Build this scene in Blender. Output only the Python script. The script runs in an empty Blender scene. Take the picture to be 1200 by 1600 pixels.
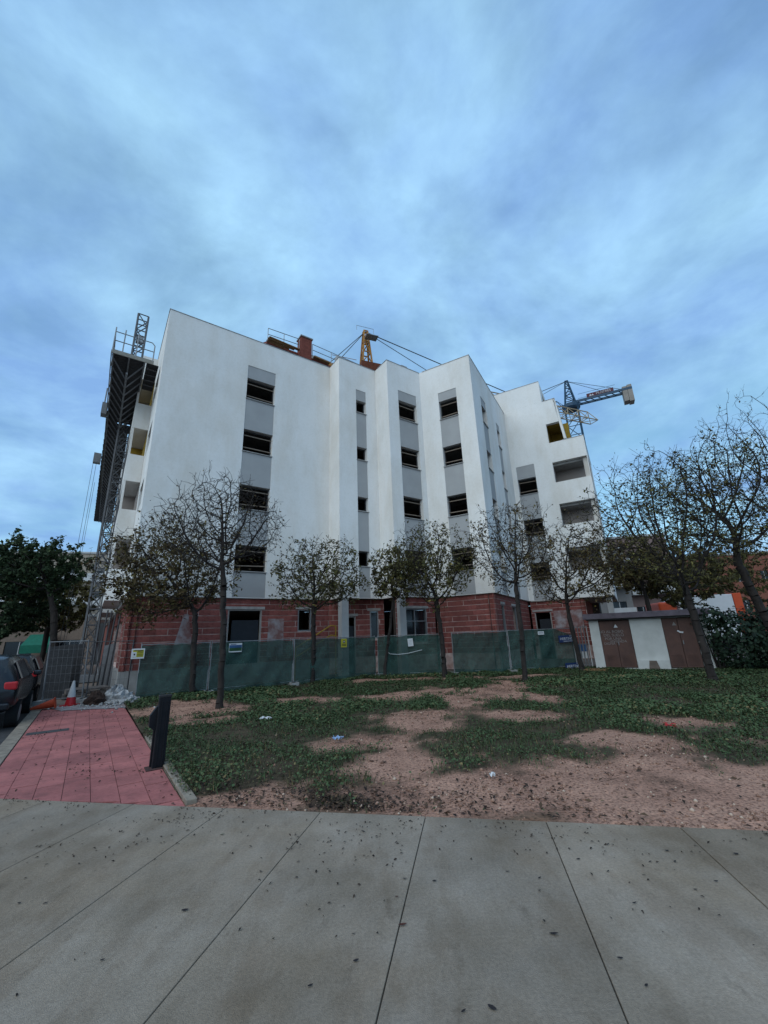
import bpy, math, random
import numpy as np
from mathutils import Vector, Matrix

R = math.radians
scene = bpy.context.scene
col = scene.collection

# ------------------------------------------------------------------ camera
PITCH, ROLL = R(16.956), R(-2.1105)
cd = bpy.data.cameras.new('camera')
cd.sensor_fit = 'VERTICAL'
cd.sensor_height = 36.0
cd.lens = 639.4 / 1600 * 36.0
cd.clip_start = 0.05
cd.clip_end = 3000
cam = bpy.data.objects.new('camera', cd)
col.objects.link(cam)
cp, sp, cr, sr = math.cos(PITCH), math.sin(PITCH), math.cos(ROLL), math.sin(ROLL)
r0, u0, w0 = Vector((1, 0, 0)), Vector((0, -sp, cp)), Vector((0, cp, sp))
rr, uu = cr * r0 + sr * u0, -sr * r0 + cr * u0
M = Matrix.Identity(4)
for i in range(3):
    M[i][0], M[i][1], M[i][2] = rr[i], uu[i], -w0[i]
M.translation = (0, 0, 1.6)
cam.matrix_world = M
scene.camera = cam

# ------------------------------------------------------------------ sky, sun, exposure
SUN_EL, SUN_AZ = 42.0, 212.0          # azimuth clockwise from +y: light from behind, a little left
world = bpy.data.worlds.new('World')
scene.world = world
world.use_nodes = True
nt = world.node_tree
nt.nodes.clear()
def wn(t, **k):
    n = nt.nodes.new(t)
    for a, b in k.items():
        setattr(n, a, b)
    return n
def wl(a, b):
    nt.links.new(a, b)
out = wn('ShaderNodeOutputWorld')
bg = wn('ShaderNodeBackground')
bg.inputs['Strength'].default_value = 0.13
sky = wn('ShaderNodeTexSky', sky_type='NISHITA')
sky.sun_disc = False
sky.sun_elevation = R(SUN_EL)
sky.sun_rotation = R(SUN_AZ)
sky.air_density = 1.0
sky.dust_density = 0.6
sky.ozone_density = 2.0
tc = wn('ShaderNodeTexCoord')
sep = wn('ShaderNodeSeparateXYZ')
wl(tc.outputs['Generated'], sep.inputs[0])
mx = wn('ShaderNodeMath', operation='MAXIMUM'); mx.inputs[1].default_value = 0.0
wl(sep.outputs['Z'], mx.inputs[0])
ad = wn('ShaderNodeMath', operation='ADD'); ad.inputs[1].default_value = 0.22
wl(mx.outputs[0], ad.inputs[0])
dv = wn('ShaderNodeVectorMath', operation='DIVIDE')
cmb = wn('ShaderNodeCombineXYZ')
for k in 'XYZ':
    wl(ad.outputs[0], cmb.inputs[k])
wl(tc.outputs['Generated'], dv.inputs[0]); wl(cmb.outputs[0], dv.inputs[1])
def cloud_noise(scale, rot, sx, detail, rough, dist, loc):
    mp = wn('ShaderNodeMapping')
    mp.inputs['Rotation'].default_value = (0, 0, R(rot))
    mp.inputs['Scale'].default_value = (sx, 1, 1)
    mp.inputs['Location'].default_value = loc
    wl(dv.outputs[0], mp.inputs[0])
    n = wn('ShaderNodeTexNoise')
    n.inputs['Scale'].default_value = scale
    n.inputs['Detail'].default_value = detail
    n.inputs['Roughness'].default_value = rough
    n.inputs['Distortion'].default_value = dist
    wl(mp.outputs[0], n.inputs['Vector'])
    return n.outputs[0]
n1 = cloud_noise(1.7, 38, 0.85, 8, 0.56, 0.25, (3.1, 1.7, 0))
n2 = cloud_noise(5.0, 30, 0.8, 7, 0.6, 0.3, (7.3, 2.2, 0.5))
m1 = wn('ShaderNodeMath', operation='MULTIPLY_ADD'); m1.inputs[1].default_value = 0.28
wl(n2, m1.inputs[0]); wl(n1, m1.inputs[2])
cover = wn('ShaderNodeValToRGB')
cover.color_ramp.elements[0].position = 0.46; cover.color_ramp.elements[0].color = (0.22, 0.22, 0.22, 1)
cover.color_ramp.elements[1].position = 0.76; cover.color_ramp.elements[1].color = (1.0, 1.0, 1.0, 1)
wl(m1.outputs[0], cover.inputs[0])
ccol = wn('ShaderNodeValToRGB')
ccol.color_ramp.elements[0].position = 0.36; ccol.color_ramp.elements[0].color = (1.7, 3.15, 5.7, 1)
ccol.color_ramp.elements[1].position = 0.72; ccol.color_ramp.elements[1].color = (3.25, 5.6, 7.6, 1)
n3 = cloud_noise(2.6, 52, 0.9, 8, 0.58, 0.25, (4.3, 2.2, 0.2))
wl(n3, ccol.inputs[0])
blue = wn('ShaderNodeMix', data_type='RGBA', blend_type='MULTIPLY')
blue.inputs[0].default_value = 1.0
blue.inputs[7].default_value = (1.0, 1.3, 1.15, 1)
wl(sky.outputs[0], blue.inputs[6])
mix = wn('ShaderNodeMix', data_type='RGBA')
hz = wn('ShaderNodeMapRange')
hz.inputs['From Min'].default_value = 0.05; hz.inputs['From Max'].default_value = 0.45
hz.inputs['To Min'].default_value = 0.9; hz.inputs['To Max'].default_value = 0.0
wl(sep.outputs['Z'], hz.inputs['Value'])
cmx = wn('ShaderNodeMath', operation='MAXIMUM')
wl(cover.outputs[0], cmx.inputs[0]); wl(hz.outputs[0], cmx.inputs[1])
wl(cmx.outputs[0], mix.inputs[0]); wl(blue.outputs[2], mix.inputs[6]); wl(ccol.outputs[0], mix.inputs[7])
wl(mix.outputs[2], bg.inputs['Color'])
wl(bg.outputs[0], out.inputs['Surface'])

sd = bpy.data.lights.new('sun', 'SUN')
sd.energy = 1.42
sd.angle = R(80)
sd.color = (0.97, 0.94, 0.86)
sun = bpy.data.objects.new('sun', sd)
col.objects.link(sun)
az = R(SUN_AZ)
sdir = Vector((math.sin(az) * math.cos(R(SUN_EL)), math.cos(az) * math.cos(R(SUN_EL)), math.sin(R(SUN_EL))))
sun.rotation_euler = (-sdir).to_track_quat('-Z', 'Y').to_euler()

vs = scene.view_settings
vs.view_transform = 'Standard'
vs.look = 'None'
vs.exposure = 0.15
vs.gamma = 1.0
vs.use_curve_mapping = False
scene.cycles.max_bounces = 6
scene.cycles.transparent_max_bounces = 24

# ------------------------------------------------------------------ materials
MATS = {}
def mat(name, base, rough=0.85, var=0.0, scale=6.0, base2=None, bump=0.0, bump_scale=40.0, metal=0.0, spec=0.3, stretch=None, detail=6, lo=0.35, hi=0.65):
    if name in MATS:
        return MATS[name]
    m = bpy.data.materials.new(name)
    m.use_nodes = True
    t = m.node_tree
    b = t.nodes['Principled BSDF']
    b.inputs['Roughness'].default_value = rough
    b.inputs['Metallic'].default_value = metal
    b.inputs['Specular IOR Level'].default_value = spec
    co = t.nodes.new('ShaderNodeTexCoord')
    src = co.outputs['Object']
    if stretch:
        mp = t.nodes.new('ShaderNodeMapping')
        mp.inputs['Scale'].default_value = stretch
        t.links.new(src, mp.inputs[0])
        src = mp.outputs[0]
    if base2 is None:
        k = 1 - var
        base2 = tuple(c * k for c in base)
    n = t.nodes.new('ShaderNodeTexNoise')
    n.inputs['Scale'].default_value = scale
    n.inputs['Detail'].default_value = detail
    n.inputs['Roughness'].default_value = 0.62
    t.links.new(src, n.inputs['Vector'])
    rp = t.nodes.new('ShaderNodeValToRGB')
    rp.color_ramp.elements[0].position = lo
    rp.color_ramp.elements[1].position = hi
    rp.color_ramp.elements[0].color = (*base2, 1)
    rp.color_ramp.elements[1].color = (*base, 1)
    t.links.new(n.outputs[0], rp.inputs[0])
    t.links.new(rp.outputs[0], b.inputs['Base Color'])
    if bump > 0:
        n2 = t.nodes.new('ShaderNodeTexNoise')
        n2.inputs['Scale'].default_value = bump_scale
        n2.inputs['Detail'].default_value = 4
        t.links.new(src, n2.inputs['Vector'])
        bp = t.nodes.new('ShaderNodeBump')
        bp.inputs['Strength'].default_value = bump
        bp.inputs['Distance'].default_value = 0.02
        t.links.new(n2.outputs[0], bp.inputs['Height'])
        t.links.new(bp.outputs[0], b.inputs['Normal'])
    MATS[name] = m
    return m
def ramp_attr_mat(name, attr, stops, rough=0.8, spec=0.2):
    m = bpy.data.materials.new(name)
    m.use_nodes = True
    t = m.node_tree
    b = t.nodes['Principled BSDF']
    b.inputs['Roughness'].default_value = rough
    b.inputs['Specular IOR Level'].default_value = spec
    a = t.nodes.new('ShaderNodeAttribute')
    a.attribute_name = attr
    rp = t.nodes.new('ShaderNodeValToRGB')
    e = rp.color_ramp.elements
    while len(e) < len(stops):
        e.new(0.5)
    for k, (p, c) in enumerate(stops):
        e[k].position = p
        e[k].color = (*c, 1)
    t.links.new(a.outputs['Fac'], rp.inputs[0])
    t.links.new(rp.outputs[0], b.inputs['Base Color'])
    MATS[name] = m
    return m

def vary_by_object(m, lo, hi):
    """each separate piece gets its own slightly different tone"""
    t = m.node_tree
    b = t.nodes['Principled BSDF']
    src = b.inputs['Base Color'].links[0].from_socket
    oi = t.nodes.new('ShaderNodeObjectInfo')
    mr = t.nodes.new('ShaderNodeMapRange')
    mr.inputs['To Min'].default_value = lo
    mr.inputs['To Max'].default_value = hi
    t.links.new(oi.outputs['Random'], mr.inputs['Value'])
    mixn = t.nodes.new('ShaderNodeMix')
    mixn.data_type = 'RGBA'
    mixn.blend_type = 'MULTIPLY'
    mixn.inputs[0].default_value = 1.0
    t.links.new(src, mixn.inputs[6])
    t.links.new(mr.outputs[0], mixn.inputs[7])
    t.links.new(mixn.outputs[2], b.inputs['Base Color'])
def add_stain(m, scale, col2, lo, hi, stretch, amount=1.0):
    """second noise layer multiplied over the base colour: dirt and weather marks"""
    t = m.node_tree
    b = t.nodes['Principled BSDF']
    link = b.inputs['Base Color'].links[0]
    src = link.from_socket
    co = t.nodes.new('ShaderNodeTexCoord')
    mp = t.nodes.new('ShaderNodeMapping')
    mp.inputs['Scale'].default_value = stretch
    t.links.new(co.outputs['Object'], mp.inputs[0])
    n = t.nodes.new('ShaderNodeTexNoise')
    n.inputs['Scale'].default_value = scale
    n.inputs['Detail'].default_value = 8
    n.inputs['Roughness'].default_value = 0.65
    t.links.new(mp.outputs[0], n.inputs['Vector'])
    rp = t.nodes.new('ShaderNodeValToRGB')
    rp.color_ramp.elements[0].position = lo
    rp.color_ramp.elements[0].color = (*col2, 1)
    rp.color_ramp.elements[1].position = hi
    rp.color_ramp.elements[1].color = (1, 1, 1, 1)
    t.links.new(n.outputs[0], rp.inputs[0])
    mixn = t.nodes.new('ShaderNodeMix')
    mixn.data_type = 'RGBA'
    mixn.blend_type = 'MULTIPLY'
    mixn.inputs[0].default_value = amount
    t.links.new(src, mixn.inputs[6])
    t.links.new(rp.outputs[0], mixn.inputs[7])
    t.links.new(mixn.outputs[2], b.inputs['Base Color'])

WHITE = mat('white_render', (0.80, 0.785, 0.765), 0.9, base2=(0.745, 0.735, 0.715), scale=0.7, bump=0.06, bump_scale=60)
add_stain(WHITE, 0.55, (0.90, 0.87, 0.83), 0.36, 0.56, (1, 1, 0.35))
add_stain(WHITE, 2.6, (0.86, 0.84, 0.81), 0.28, 0.42, (1, 1, 0.1), 0.3)
add_stain(WHITE, 9, (0.93, 0.92, 0.90), 0.3, 0.55, (1, 1, 1), 0.7)
GREYP = mat('grey_render', (0.37, 0.37, 0.37), 0.85, base2=(0.335, 0.335, 0.335), scale=1.2, bump=0.05, bump_scale=60)
CAP = mat('metal_coping', (0.42, 0.42, 0.42), 0.5, var=0.2, metal=0.3)
RAW = mat('raw_interior', (0.16, 0.12, 0.10), 0.95, base2=(0.10, 0.08, 0.07), scale=2)
CONC = mat('bare_concrete', (0.34, 0.33, 0.32), 0.9, base2=(0.24, 0.235, 0.225), scale=2.2, bump=0.2)
OCHRE = mat('ochre_foam', (0.34, 0.22, 0.03), 0.95, base2=(0.24, 0.15, 0.025), scale=5)
TAUPE = mat('taupe_balcony_render', (0.32, 0.275, 0.25), 0.9, base2=(0.28, 0.24, 0.215), scale=1.5)
BRICK = mat('clay_block', (0.33, 0.105, 0.086), 0.9, base2=(0.225, 0.070, 0.062), scale=2.3, bump=0.4, bump_scale=30)
add_stain(BRICK, 7, (0.6, 0.55, 0.55), 0.3, 0.5, (1, 1, 1))
MORTAR = mat('sloppy_mortar', (0.66, 0.54, 0.50), 0.95, base2=(0.38, 0.22, 0.19), scale=3.5, bump=0.5, bump_scale=25)
STEEL = mat('galvanised_steel', (0.30, 0.31, 0.32), 0.5, var=0.3, metal=0.6)
DSTEEL = mat('dark_steel', (0.075, 0.075, 0.08), 0.6, var=0.3, metal=0.3)
MGREY = mat('grey_painted_steel', (0.19, 0.195, 0.205), 0.6, var=0.25)
DECK = mat('dark_deck_board', (0.045, 0.044, 0.046), 0.85, var=0.35, scale=9)
YEL = mat('yellow_crane_paint', (0.42, 0.20, 0.03), 0.6, base2=(0.28, 0.11, 0.03), scale=4)
RUST = mat('rust_red_steel', (0.16, 0.045, 0.02), 0.8, var=0.4, scale=5)
BLUEC = mat('blue_crane_paint', (0.03, 0.075, 0.13), 0.55, var=0.3)
CWT = mat('counterweight_concrete', (0.30, 0.27, 0.24), 0.9, var=0.2, scale=1)
ROOFR = mat('red_roof_brick', (0.23, 0.065, 0.045), 0.9, var=0.35, scale=6, bump=0.4)
WOOD = mat('formwork_timber', (0.30, 0.17, 0.08), 0.85, var=0.45, scale=5, stretch=(1, 1, 8))
BLACKP = mat('black_painted_metal', (0.007, 0.008, 0.011), 0.5, base2=(0.012, 0.012, 0.015), scale=9, spec=0.18)
BARK = mat('bark', (0.036, 0.029, 0.026), 0.95, base2=(0.017, 0.014, 0.013), scale=9, bump=0.6, bump_scale=22, stretch=(1, 1, 0.25))
BARKB = mat('bark_with_soil', (0.075, 0.055, 0.046), 0.95, var=0.5, scale=9)
CONCP = mat('pavement_concrete', (0.41, 0.345, 0.285), 0.88, base2=(0.315, 0.268, 0.225), scale=0.9, bump=0.45, bump_scale=160, spec=0.25, detail=9)
add_stain(CONCP, 1.1, (0.66, 0.64, 0.60), 0.36, 0.60, (1, 0.6, 1), 0.9)
add_stain(CONCP, 0.42, (0.80, 0.735, 0.65), 0.40, 0.60, (1, 1, 1), 0.9)
add_stain(CONCP, 2.4, (0.86, 0.83, 0.80), 0.42, 0.50, (1, 0.35, 1), 0.8)
add_stain(CONCP, 55, (0.72, 0.72, 0.72), 0.34, 0.62, (1, 1, 1), 0.9)
add_stain(CONCP, 5.5, (0.62, 0.60, 0.58), 0.28, 0.40, (1, 0.5, 1), 0.8)
REDT = mat('red_pavement_tile', (0.47, 0.160, 0.145), 0.85, base2=(0.36, 0.120, 0.112), scale=1.4, bump=0.25, bump_scale=90)
add_stain(REDT, 0.8, (0.72, 0.74, 0.76), 0.38, 0.6, (1, 1, 1), 0.9)
add_stain(REDT, 4.5, (0.74, 0.78, 0.78), 0.36, 0.52, (1, 1, 1), 0.8)
add_stain(REDT, 26, (0.75, 0.72, 0.72), 0.3, 0.55, (1, 1, 1), 0.9)
vary_by_object(REDT, 0.86, 1.10)
vary_by_object(BRICK, 0.72, 1.18)
vary_by_object(CONCP, 0.93, 1.06)
KERBM = mat('kerb_stone', (0.28, 0.235, 0.185), 0.9, base2=(0.15, 0.125, 0.10), scale=5, bump=0.35)
ASPH = mat('asphalt', (0.055, 0.056, 0.06), 0.9, var=0.35, scale=6, bump=0.4, bump_scale=150)
GRNET_COL = (0.012, 0.052, 0.048)
SHEDW = mat('shed_render', (0.54, 0.54, 0.52), 0.9, base2=(0.45, 0.45, 0.43), scale=1.8, bump=0.15)
DOORB = mat('brown_steel_door', (0.105, 0.052, 0.040), 0.6, base2=(0.070, 0.036, 0.030), scale=2.5)
PURP = mat('purple_grey_fascia', (0.15, 0.125, 0.15), 0.85, var=0.35, scale=4)
ALUM = mat('aluminium_frame', (0.28, 0.29, 0.30), 0.4, var=0.15, metal=0.4)
GLASSD = mat('dark_glass', (0.012, 0.014, 0.018), 0.12, var=0.2, spec=0.5)
RUBBER = mat('tyre_rubber', (0.012, 0.012, 0.013), 0.8, var=0.2)
RUBBLE = mat('white_rubble', (0.38, 0.37, 0.36), 0.9, base2=(0.20, 0.195, 0.19), scale=7)
TAN = mat('beige_render', (0.36, 0.30, 0.24), 0.9, var=0.15, scale=1)
GREYB = mat('grey_block_render', (0.22, 0.21, 0.205), 0.9, var=0.2, scale=1)
PINKB = mat('pinkish_brick_render', (0.22, 0.155, 0.145), 0.9, var=0.2, scale=1)
ORB = mat('orange_brick_render', (0.21, 0.080, 0.055), 0.9, var=0.25, scale=2)
PALEW = mat('pale_balcony_paint', (0.50, 0.50, 0.50), 0.85, var=0.12, scale=2)
GREENA = mat('green_awning_cloth', (0.01, 0.13, 0.085), 0.85, var=0.25, scale=4)
ORANGE = mat('orange_plastic', (0.42, 0.055, 0.02), 0.6, var=0.15)
WHITEP = mat('white_plastic', (0.44, 0.45, 0.46), 0.5, var=0.08)
REDP = mat('red_plastic', (0.42, 0.02, 0.025), 0.35, var=0.15)
NAVY = mat('navy_sign_blue', (0.008, 0.025, 0.10), 0.5, var=0.1)
SIGNW = mat('sign_white', (0.55, 0.56, 0.58), 0.6, var=0.06)
SIGNY = mat('sign_yellow', (0.40, 0.36, 0.03), 0.6, var=0.08)
PICB = mat('sign_picture_blue', (0.03, 0.09, 0.22), 0.6, var=0.3)
PICG = mat('sign_picture_green', (0.02, 0.075, 0.03), 0.6, var=0.4)
INK = mat('sign_ink', (0.02, 0.02, 0.02), 0.7)
CHALK = mat('faded_graffiti_paint', (0.22, 0.205, 0.20), 0.9)
HANDY = mat('yellow_handrail_paint', (0.42, 0.24, 0.03), 0.55, var=0.2)

# ------------------------------------------------------------------ mesh helpers
class MB:
    def __init__(self):
        self.v, self.f, self.mi = [], [], []
    def add(self, vs_, fs, m=0):
        o = len(self.v)
        self.v += [tuple(p) for p in vs_]
        self.f += [tuple(i + o for i in f) for f in fs]
        self.mi += [m] * len(fs)
    def obox(self, c, ax, ay, az_, m=0):
        c, ax, ay, az_ = Vector(c), Vector(ax), Vector(ay), Vector(az_)
        p = [c + i * ax + j * ay + k * az_ for k in (-.5, .5) for j in (-.5, .5) for i in (-.5, .5)]
        self.add(p, [(0, 2, 3, 1), (4, 5, 7, 6), (0, 1, 5, 4), (2, 6, 7, 3), (0, 4, 6, 2), (1, 3, 7, 5)], m)
    def box(self, x0, x1, y0, y1, z0, z1, m=0):
        self.obox(((x0 + x1) / 2, (y0 + y1) / 2, (z0 + z1) / 2), (x1 - x0, 0, 0), (0, y1 - y0, 0), (0, 0, z1 - z0), m)
    def bar(self, p, q, w, h=None, m=0, up=(0, 0, 1)):
        p, q = Vector(p), Vector(q)
        h = h or w
        d = q - p
        u = Vector(up)
        if abs(d.normalized().dot(u)) > 0.97:
            u = Vector((1, 0.2, 0))
        s = d.cross(u).normalized()
        t = s.cross(d).normalized()
        self.obox((p + q) / 2, d, s * w, t * h, m)
    def tube(self, p, q, ra, rb=None, n=6, m=0, cap=True):
        p, q = Vector(p), Vector(q)
        rb = ra if rb is None else rb
        d = (q - p)
        if d.length < 1e-6:
            return
        d.normalize()
        s = d.cross(Vector((0, 0, 1)) if abs(d.z) < 0.9 else Vector((1, 0, 0))).normalized()
        t = d.cross(s)
        vs_, fs = [], []
        for (c, r_) in ((p, ra), (q, rb)):
            for i in range(n):
                a = 2 * math.pi * i / n
                vs_.append(c + (s * math.cos(a) + t * math.sin(a)) * r_)
        for i in range(n):
            j = (i + 1) % n
            fs.append((i, j, n + j, n + i))
        if cap:
            fs.append(tuple(range(n - 1, -1, -1)))
            fs.append(tuple(range(n, 2 * n)))
        self.add(vs_, fs, m)
    def path(self, pts, r, n=6, m=0):
        for a, b in zip(pts[:-1], pts[1:]):
            self.tube(a, b, r, r, n, m)
    def prism(self, poly, z0, z1, m=0):
        n = len(poly)
        vs_ = [(p[0], p[1], z0) for p in poly] + [(p[0], p[1], z1) for p in poly]
        fs = [tuple(range(n - 1, -1, -1)), tuple(range(n, 2 * n))]
        fs += [(i, (i + 1) % n, n + (i + 1) % n, n + i) for i in range(n)]
        self.add(vs_, fs, m)
    def lathe(self, c, prof, n=16, m=0):
        vs_, fs = [], []
        for (r_, z) in prof:
            for i in range(n):
                a = 2 * math.pi * i / n
                vs_.append((c[0] + r_ * math.cos(a), c[1] + r_ * math.sin(a), c[2] + z))
        for k in range(len(prof) - 1):
            for i in range(n):
                j = (i + 1) % n
                fs.append((k * n + i, k * n + j, (k + 1) * n + j, (k + 1) * n + i))
        fs.append(tuple(range(n - 1, -1, -1)))
        fs.append(tuple(range((len(prof) - 1) * n, len(prof) * n)))
        self.add(vs_, fs, m)
    def lattice(self, p, q, w, chord, brace, bays, m=0, w2=None, up=(0, 0, 1), roll=None):
        """square lattice mast or boom from p to q"""
        p, q = Vector(p), Vector(q)
        d = (q - p).normalized()
        if roll is not None:
            s = Vector(roll)
        else:
            s = d.cross(Vector(up)).normalized()
        t = s.cross(d).normalized()
        w2 = w if w2 is None else w2
        def cor(k):
            f = k / bays
            ww = w + (w2 - w) * f
            c = p.lerp(q, f)
            return [c + (s * a + t * b) * ww / 2 for a, b in ((-1, -1), (1, -1), (1, 1), (-1, 1))]
        A, B = cor(0), cor(bays)
        for i in range(4):
            self.bar(A[i], B[i], chord, m=m)
        for k in range(bays):
            a, b = cor(k), cor(k + 1)
            for i in range(4):
                j = (i + 1) % 4
                if k % 2 == 0:
                    self.bar(a[i], b[j], brace, m=m)
                else:
                    self.bar(a[j], b[i], brace, m=m)
                self.bar(b[i], b[j], brace, m=m)
    def build(self, name, mats, parent=None, smooth=False, bevel=0.0):
        me = bpy.data.meshes.new(name)
        me.from_pydata(self.v, [], self.f)
        if not isinstance(mats, (list, tuple)):
            mats = [mats]
        for m in mats:
            me.materials.append(m)
        if len(mats) > 1:
            me.polygons.foreach_set('material_index', self.mi)
        if smooth:
            me.polygons.foreach_set('use_smooth', [True] * len(me.polygons))
        me.update()
        o = bpy.data.objects.new(name, me)
        col.objects.link(o)
        if parent:
            o.parent = parent
            o.matrix_parent_inverse = parent.matrix_world.inverted()
        if bevel:
            b = o.modifiers.new('bevel', 'BEVEL')
            b.width = bevel
            b.segments = 2
            b.limit_method = 'ANGLE'
        return o

def tag(o, label=None, cat=None, group=None, kind=None):
    if label: o['label'] = label
    if cat: o['category'] = cat
    if group: o['group'] = group
    if kind: o['kind'] = kind
    return o
def thing(name, label, cat, loc=(0, 0, 0), group=None):
    o = bpy.data.objects.new(name, None)
    col.objects.link(o)
    o.location = loc
    o.matrix_world = Matrix.Translation(Vector(loc))
    o.empty_display_size = 0.2
    return tag(o, label, cat, group)
def np_mesh(name, V, F, mats, parent=None, attr=None, attr_name='tone', mi=None, smooth=False):
    """V (n,3), F (m,k) fast mesh"""
    me = bpy.data.meshes.new(name)
    V = np.asarray(V, dtype=np.float32); F = np.asarray(F, dtype=np.int32)
    k = F.shape[1]
    me.vertices.add(len(V)); me.vertices.foreach_set('co', V.ravel())
    me.loops.add(F.size); me.loops.foreach_set('vertex_index', F.ravel())
    me.polygons.add(len(F)); me.polygons.foreach_set('loop_start', np.arange(0, F.size, k, dtype=np.int32))
    try:
        me.polygons.foreach_set('loop_total', np.full(len(F), k, dtype=np.int32))
    except Exception:
        pass
    if not isinstance(mats, (list, tuple)):
        mats = [mats]
    for m in mats:
        me.materials.append(m)
    if mi is not None:
        me.polygons.foreach_set('material_index', np.asarray(mi, dtype=np.int32))
    if smooth:
        me.polygons.foreach_set('use_smooth', np.ones(len(F), dtype=bool))
    if attr is not None:
        a = me.attributes.new(attr_name, 'FLOAT', 'POINT')
        a.data.foreach_set('value', np.asarray(attr, dtype=np.float32))
    me.update(calc_edges=True)
    me.validate()
    o = bpy.data.objects.new(name, me)
    col.objects.link(o)
    if parent:
        o.parent = parent
        o.matrix_parent_inverse = parent.matrix_world.inverted()
    return o
def lettering(text, parent, origin, xdir, size, m, updir=(0, 0, 1), name='lettering', extrude=0.002, align='CENTER'):
    cu = bpy.data.curves.new(name, 'FONT')
    cu.body = text
    cu.size = size
    cu.extrude = extrude
    cu.align_x = align
    cu.align_y = 'CENTER'
    o = bpy.data.objects.new(name, cu)
    col.objects.link(o)
    x, u = Vector(xdir).normalized(), Vector(updir).normalized()
    n = x.cross(u)
    mw = Matrix.Identity(4)
    for i in range(3):
        mw[i][0], mw[i][1], mw[i][2] = x[i], u[i], n[i]
    mw.translation = Vector(origin)
    cu.materials.append(m)
    me = bpy.data.meshes.new_from_object(o)
    me.name = name
    bpy.data.objects.remove(o)
    bpy.data.curves.remove(cu)
    o = bpy.data.objects.new(name, me)
    col.objects.link(o)
    if not me.materials:
        me.materials.append(m)
    o.parent = parent
    o.matrix_parent_inverse = parent.matrix_world.inverted()
    o.matrix_basis = mw
    return o

# ------------------------------------------------------------------ plan of the place
P0 = Vector((-9.70, 15.55, 0))
AZ_A, AZ_B = R(35.09), R(-29.75)
a_ = Vector((math.cos(AZ_A), math.sin(AZ_A), 0))      # along the main facade
l_ = Vector((-a_.y, a_.x, 0))                         # along the street
b_ = Vector((math.cos(AZ_B), math.sin(AZ_B), 0))
c_ = Vector((-b_.y, b_.x, 0))
e_ = Vector((math.cos(R(-10.7)), math.sin(R(-10.7)), 0))  # along the edge of the concrete path
n_ = Vector((-e_.y, e_.x, 0))
E0 = Vector((0.25, 4.45, 0))
Z = Vector((0, 0, 1))
def F(a, d, z=0.0):
    return P0 + a_ * a + l_ * d + Z * z

# ------------------------------------------------------------------ ground, road, pavements
mb = MB()
mb.add([(-1500, -1500, -0.16), (1500, -1500, -0.16), (1500, 1500, -0.16), (-1500, 1500, -0.16)], [(0, 1, 2, 3)])
GROUNDM = mat('site_earth', (0.17, 0.135, 0.115), 0.95, var=0.35, scale=1.5, bump=0.4, bump_scale=20)
tag(mb.build('ground', GROUNDM), kind='structure')
mb = MB()
q = [F(-2.08, -30), F(-2.08, 160), F(-11.5, 160), F(-11.5, -30)]
mb.add([(p.x, p.y, -0.125) for p in q], [(0, 1, 2, 3)])
tag(mb.build('road', ASPH), kind='structure')
mb = MB()
mb.prism([F(-11.6, -30), F(-11.6, 160), F(-30, 160), F(-30, -30)][::-1], -0.15, 0.0)
tag(mb.build('far_pavement', GREYB), kind='structure')

# site yard (under and around the building)
mb = MB()
q = [F(-2.1, -3.2), F(-2.1, 60), F(60, 60), F(60, -22)]
yard = [(-7.9, 13.2), (-0.3, 18.25), (9.5, 19.4), (60, 10), (60, 70), (-40, 70), tuple(F(-2.1, 34).xy), tuple(F(-2.1, -2.2).xy)]
mb.add([(p[0], p[1], -0.02) for p in yard], [tuple(range(len(yard)))])
tag(mb.build('site_yard', GROUNDM), kind='structure')

# concrete path: each poured slab
path_root = thing('concrete_path', 'concrete path', 'path')
for k in ('category', 'label'):
    del path_root[k]
path_root['kind'] = 'structure'
joints = [-14.2, -12.1, -10.0, -7.9, -5.8, -4.75, -3.65, -2.58, -1.57, -0.55, 0.51, 1.57, 2.62, 3.68, 4.74, 5.8, 7.9, 10, 12.1, 14.2]
s0 = E0.dot(e_); t0 = E0.dot(n_)
mb = MB()
mb.obox(e_ * 0 + n_ * (t0 - 6.005) + Z * -0.06, e_ * 28.4, n_ * 11.96, Z * 0.09)
o = mb.build('joint_bed', mat('joint_dirt', (0.10, 0.088, 0.075), 0.95, var=0.4), path_root)
for i in range(len(joints) - 1):
    for (ta, tb) in ((t0 - 6.0, t0), (t0 - 12.0, t0 - 6.012)):
        sa, sb = joints[i] + 0.0035, joints[i + 1] - 0.0035
        mb = MB()
        mb.obox(e_ * (sa + sb) / 2 + n_ * (ta + tb) / 2 + Z * (-0.05), e_ * (sb - sa), n_ * (tb - ta), Z * 0.1)
        mb.build('slab', CONCP, path_root, bevel=0.004)

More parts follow.
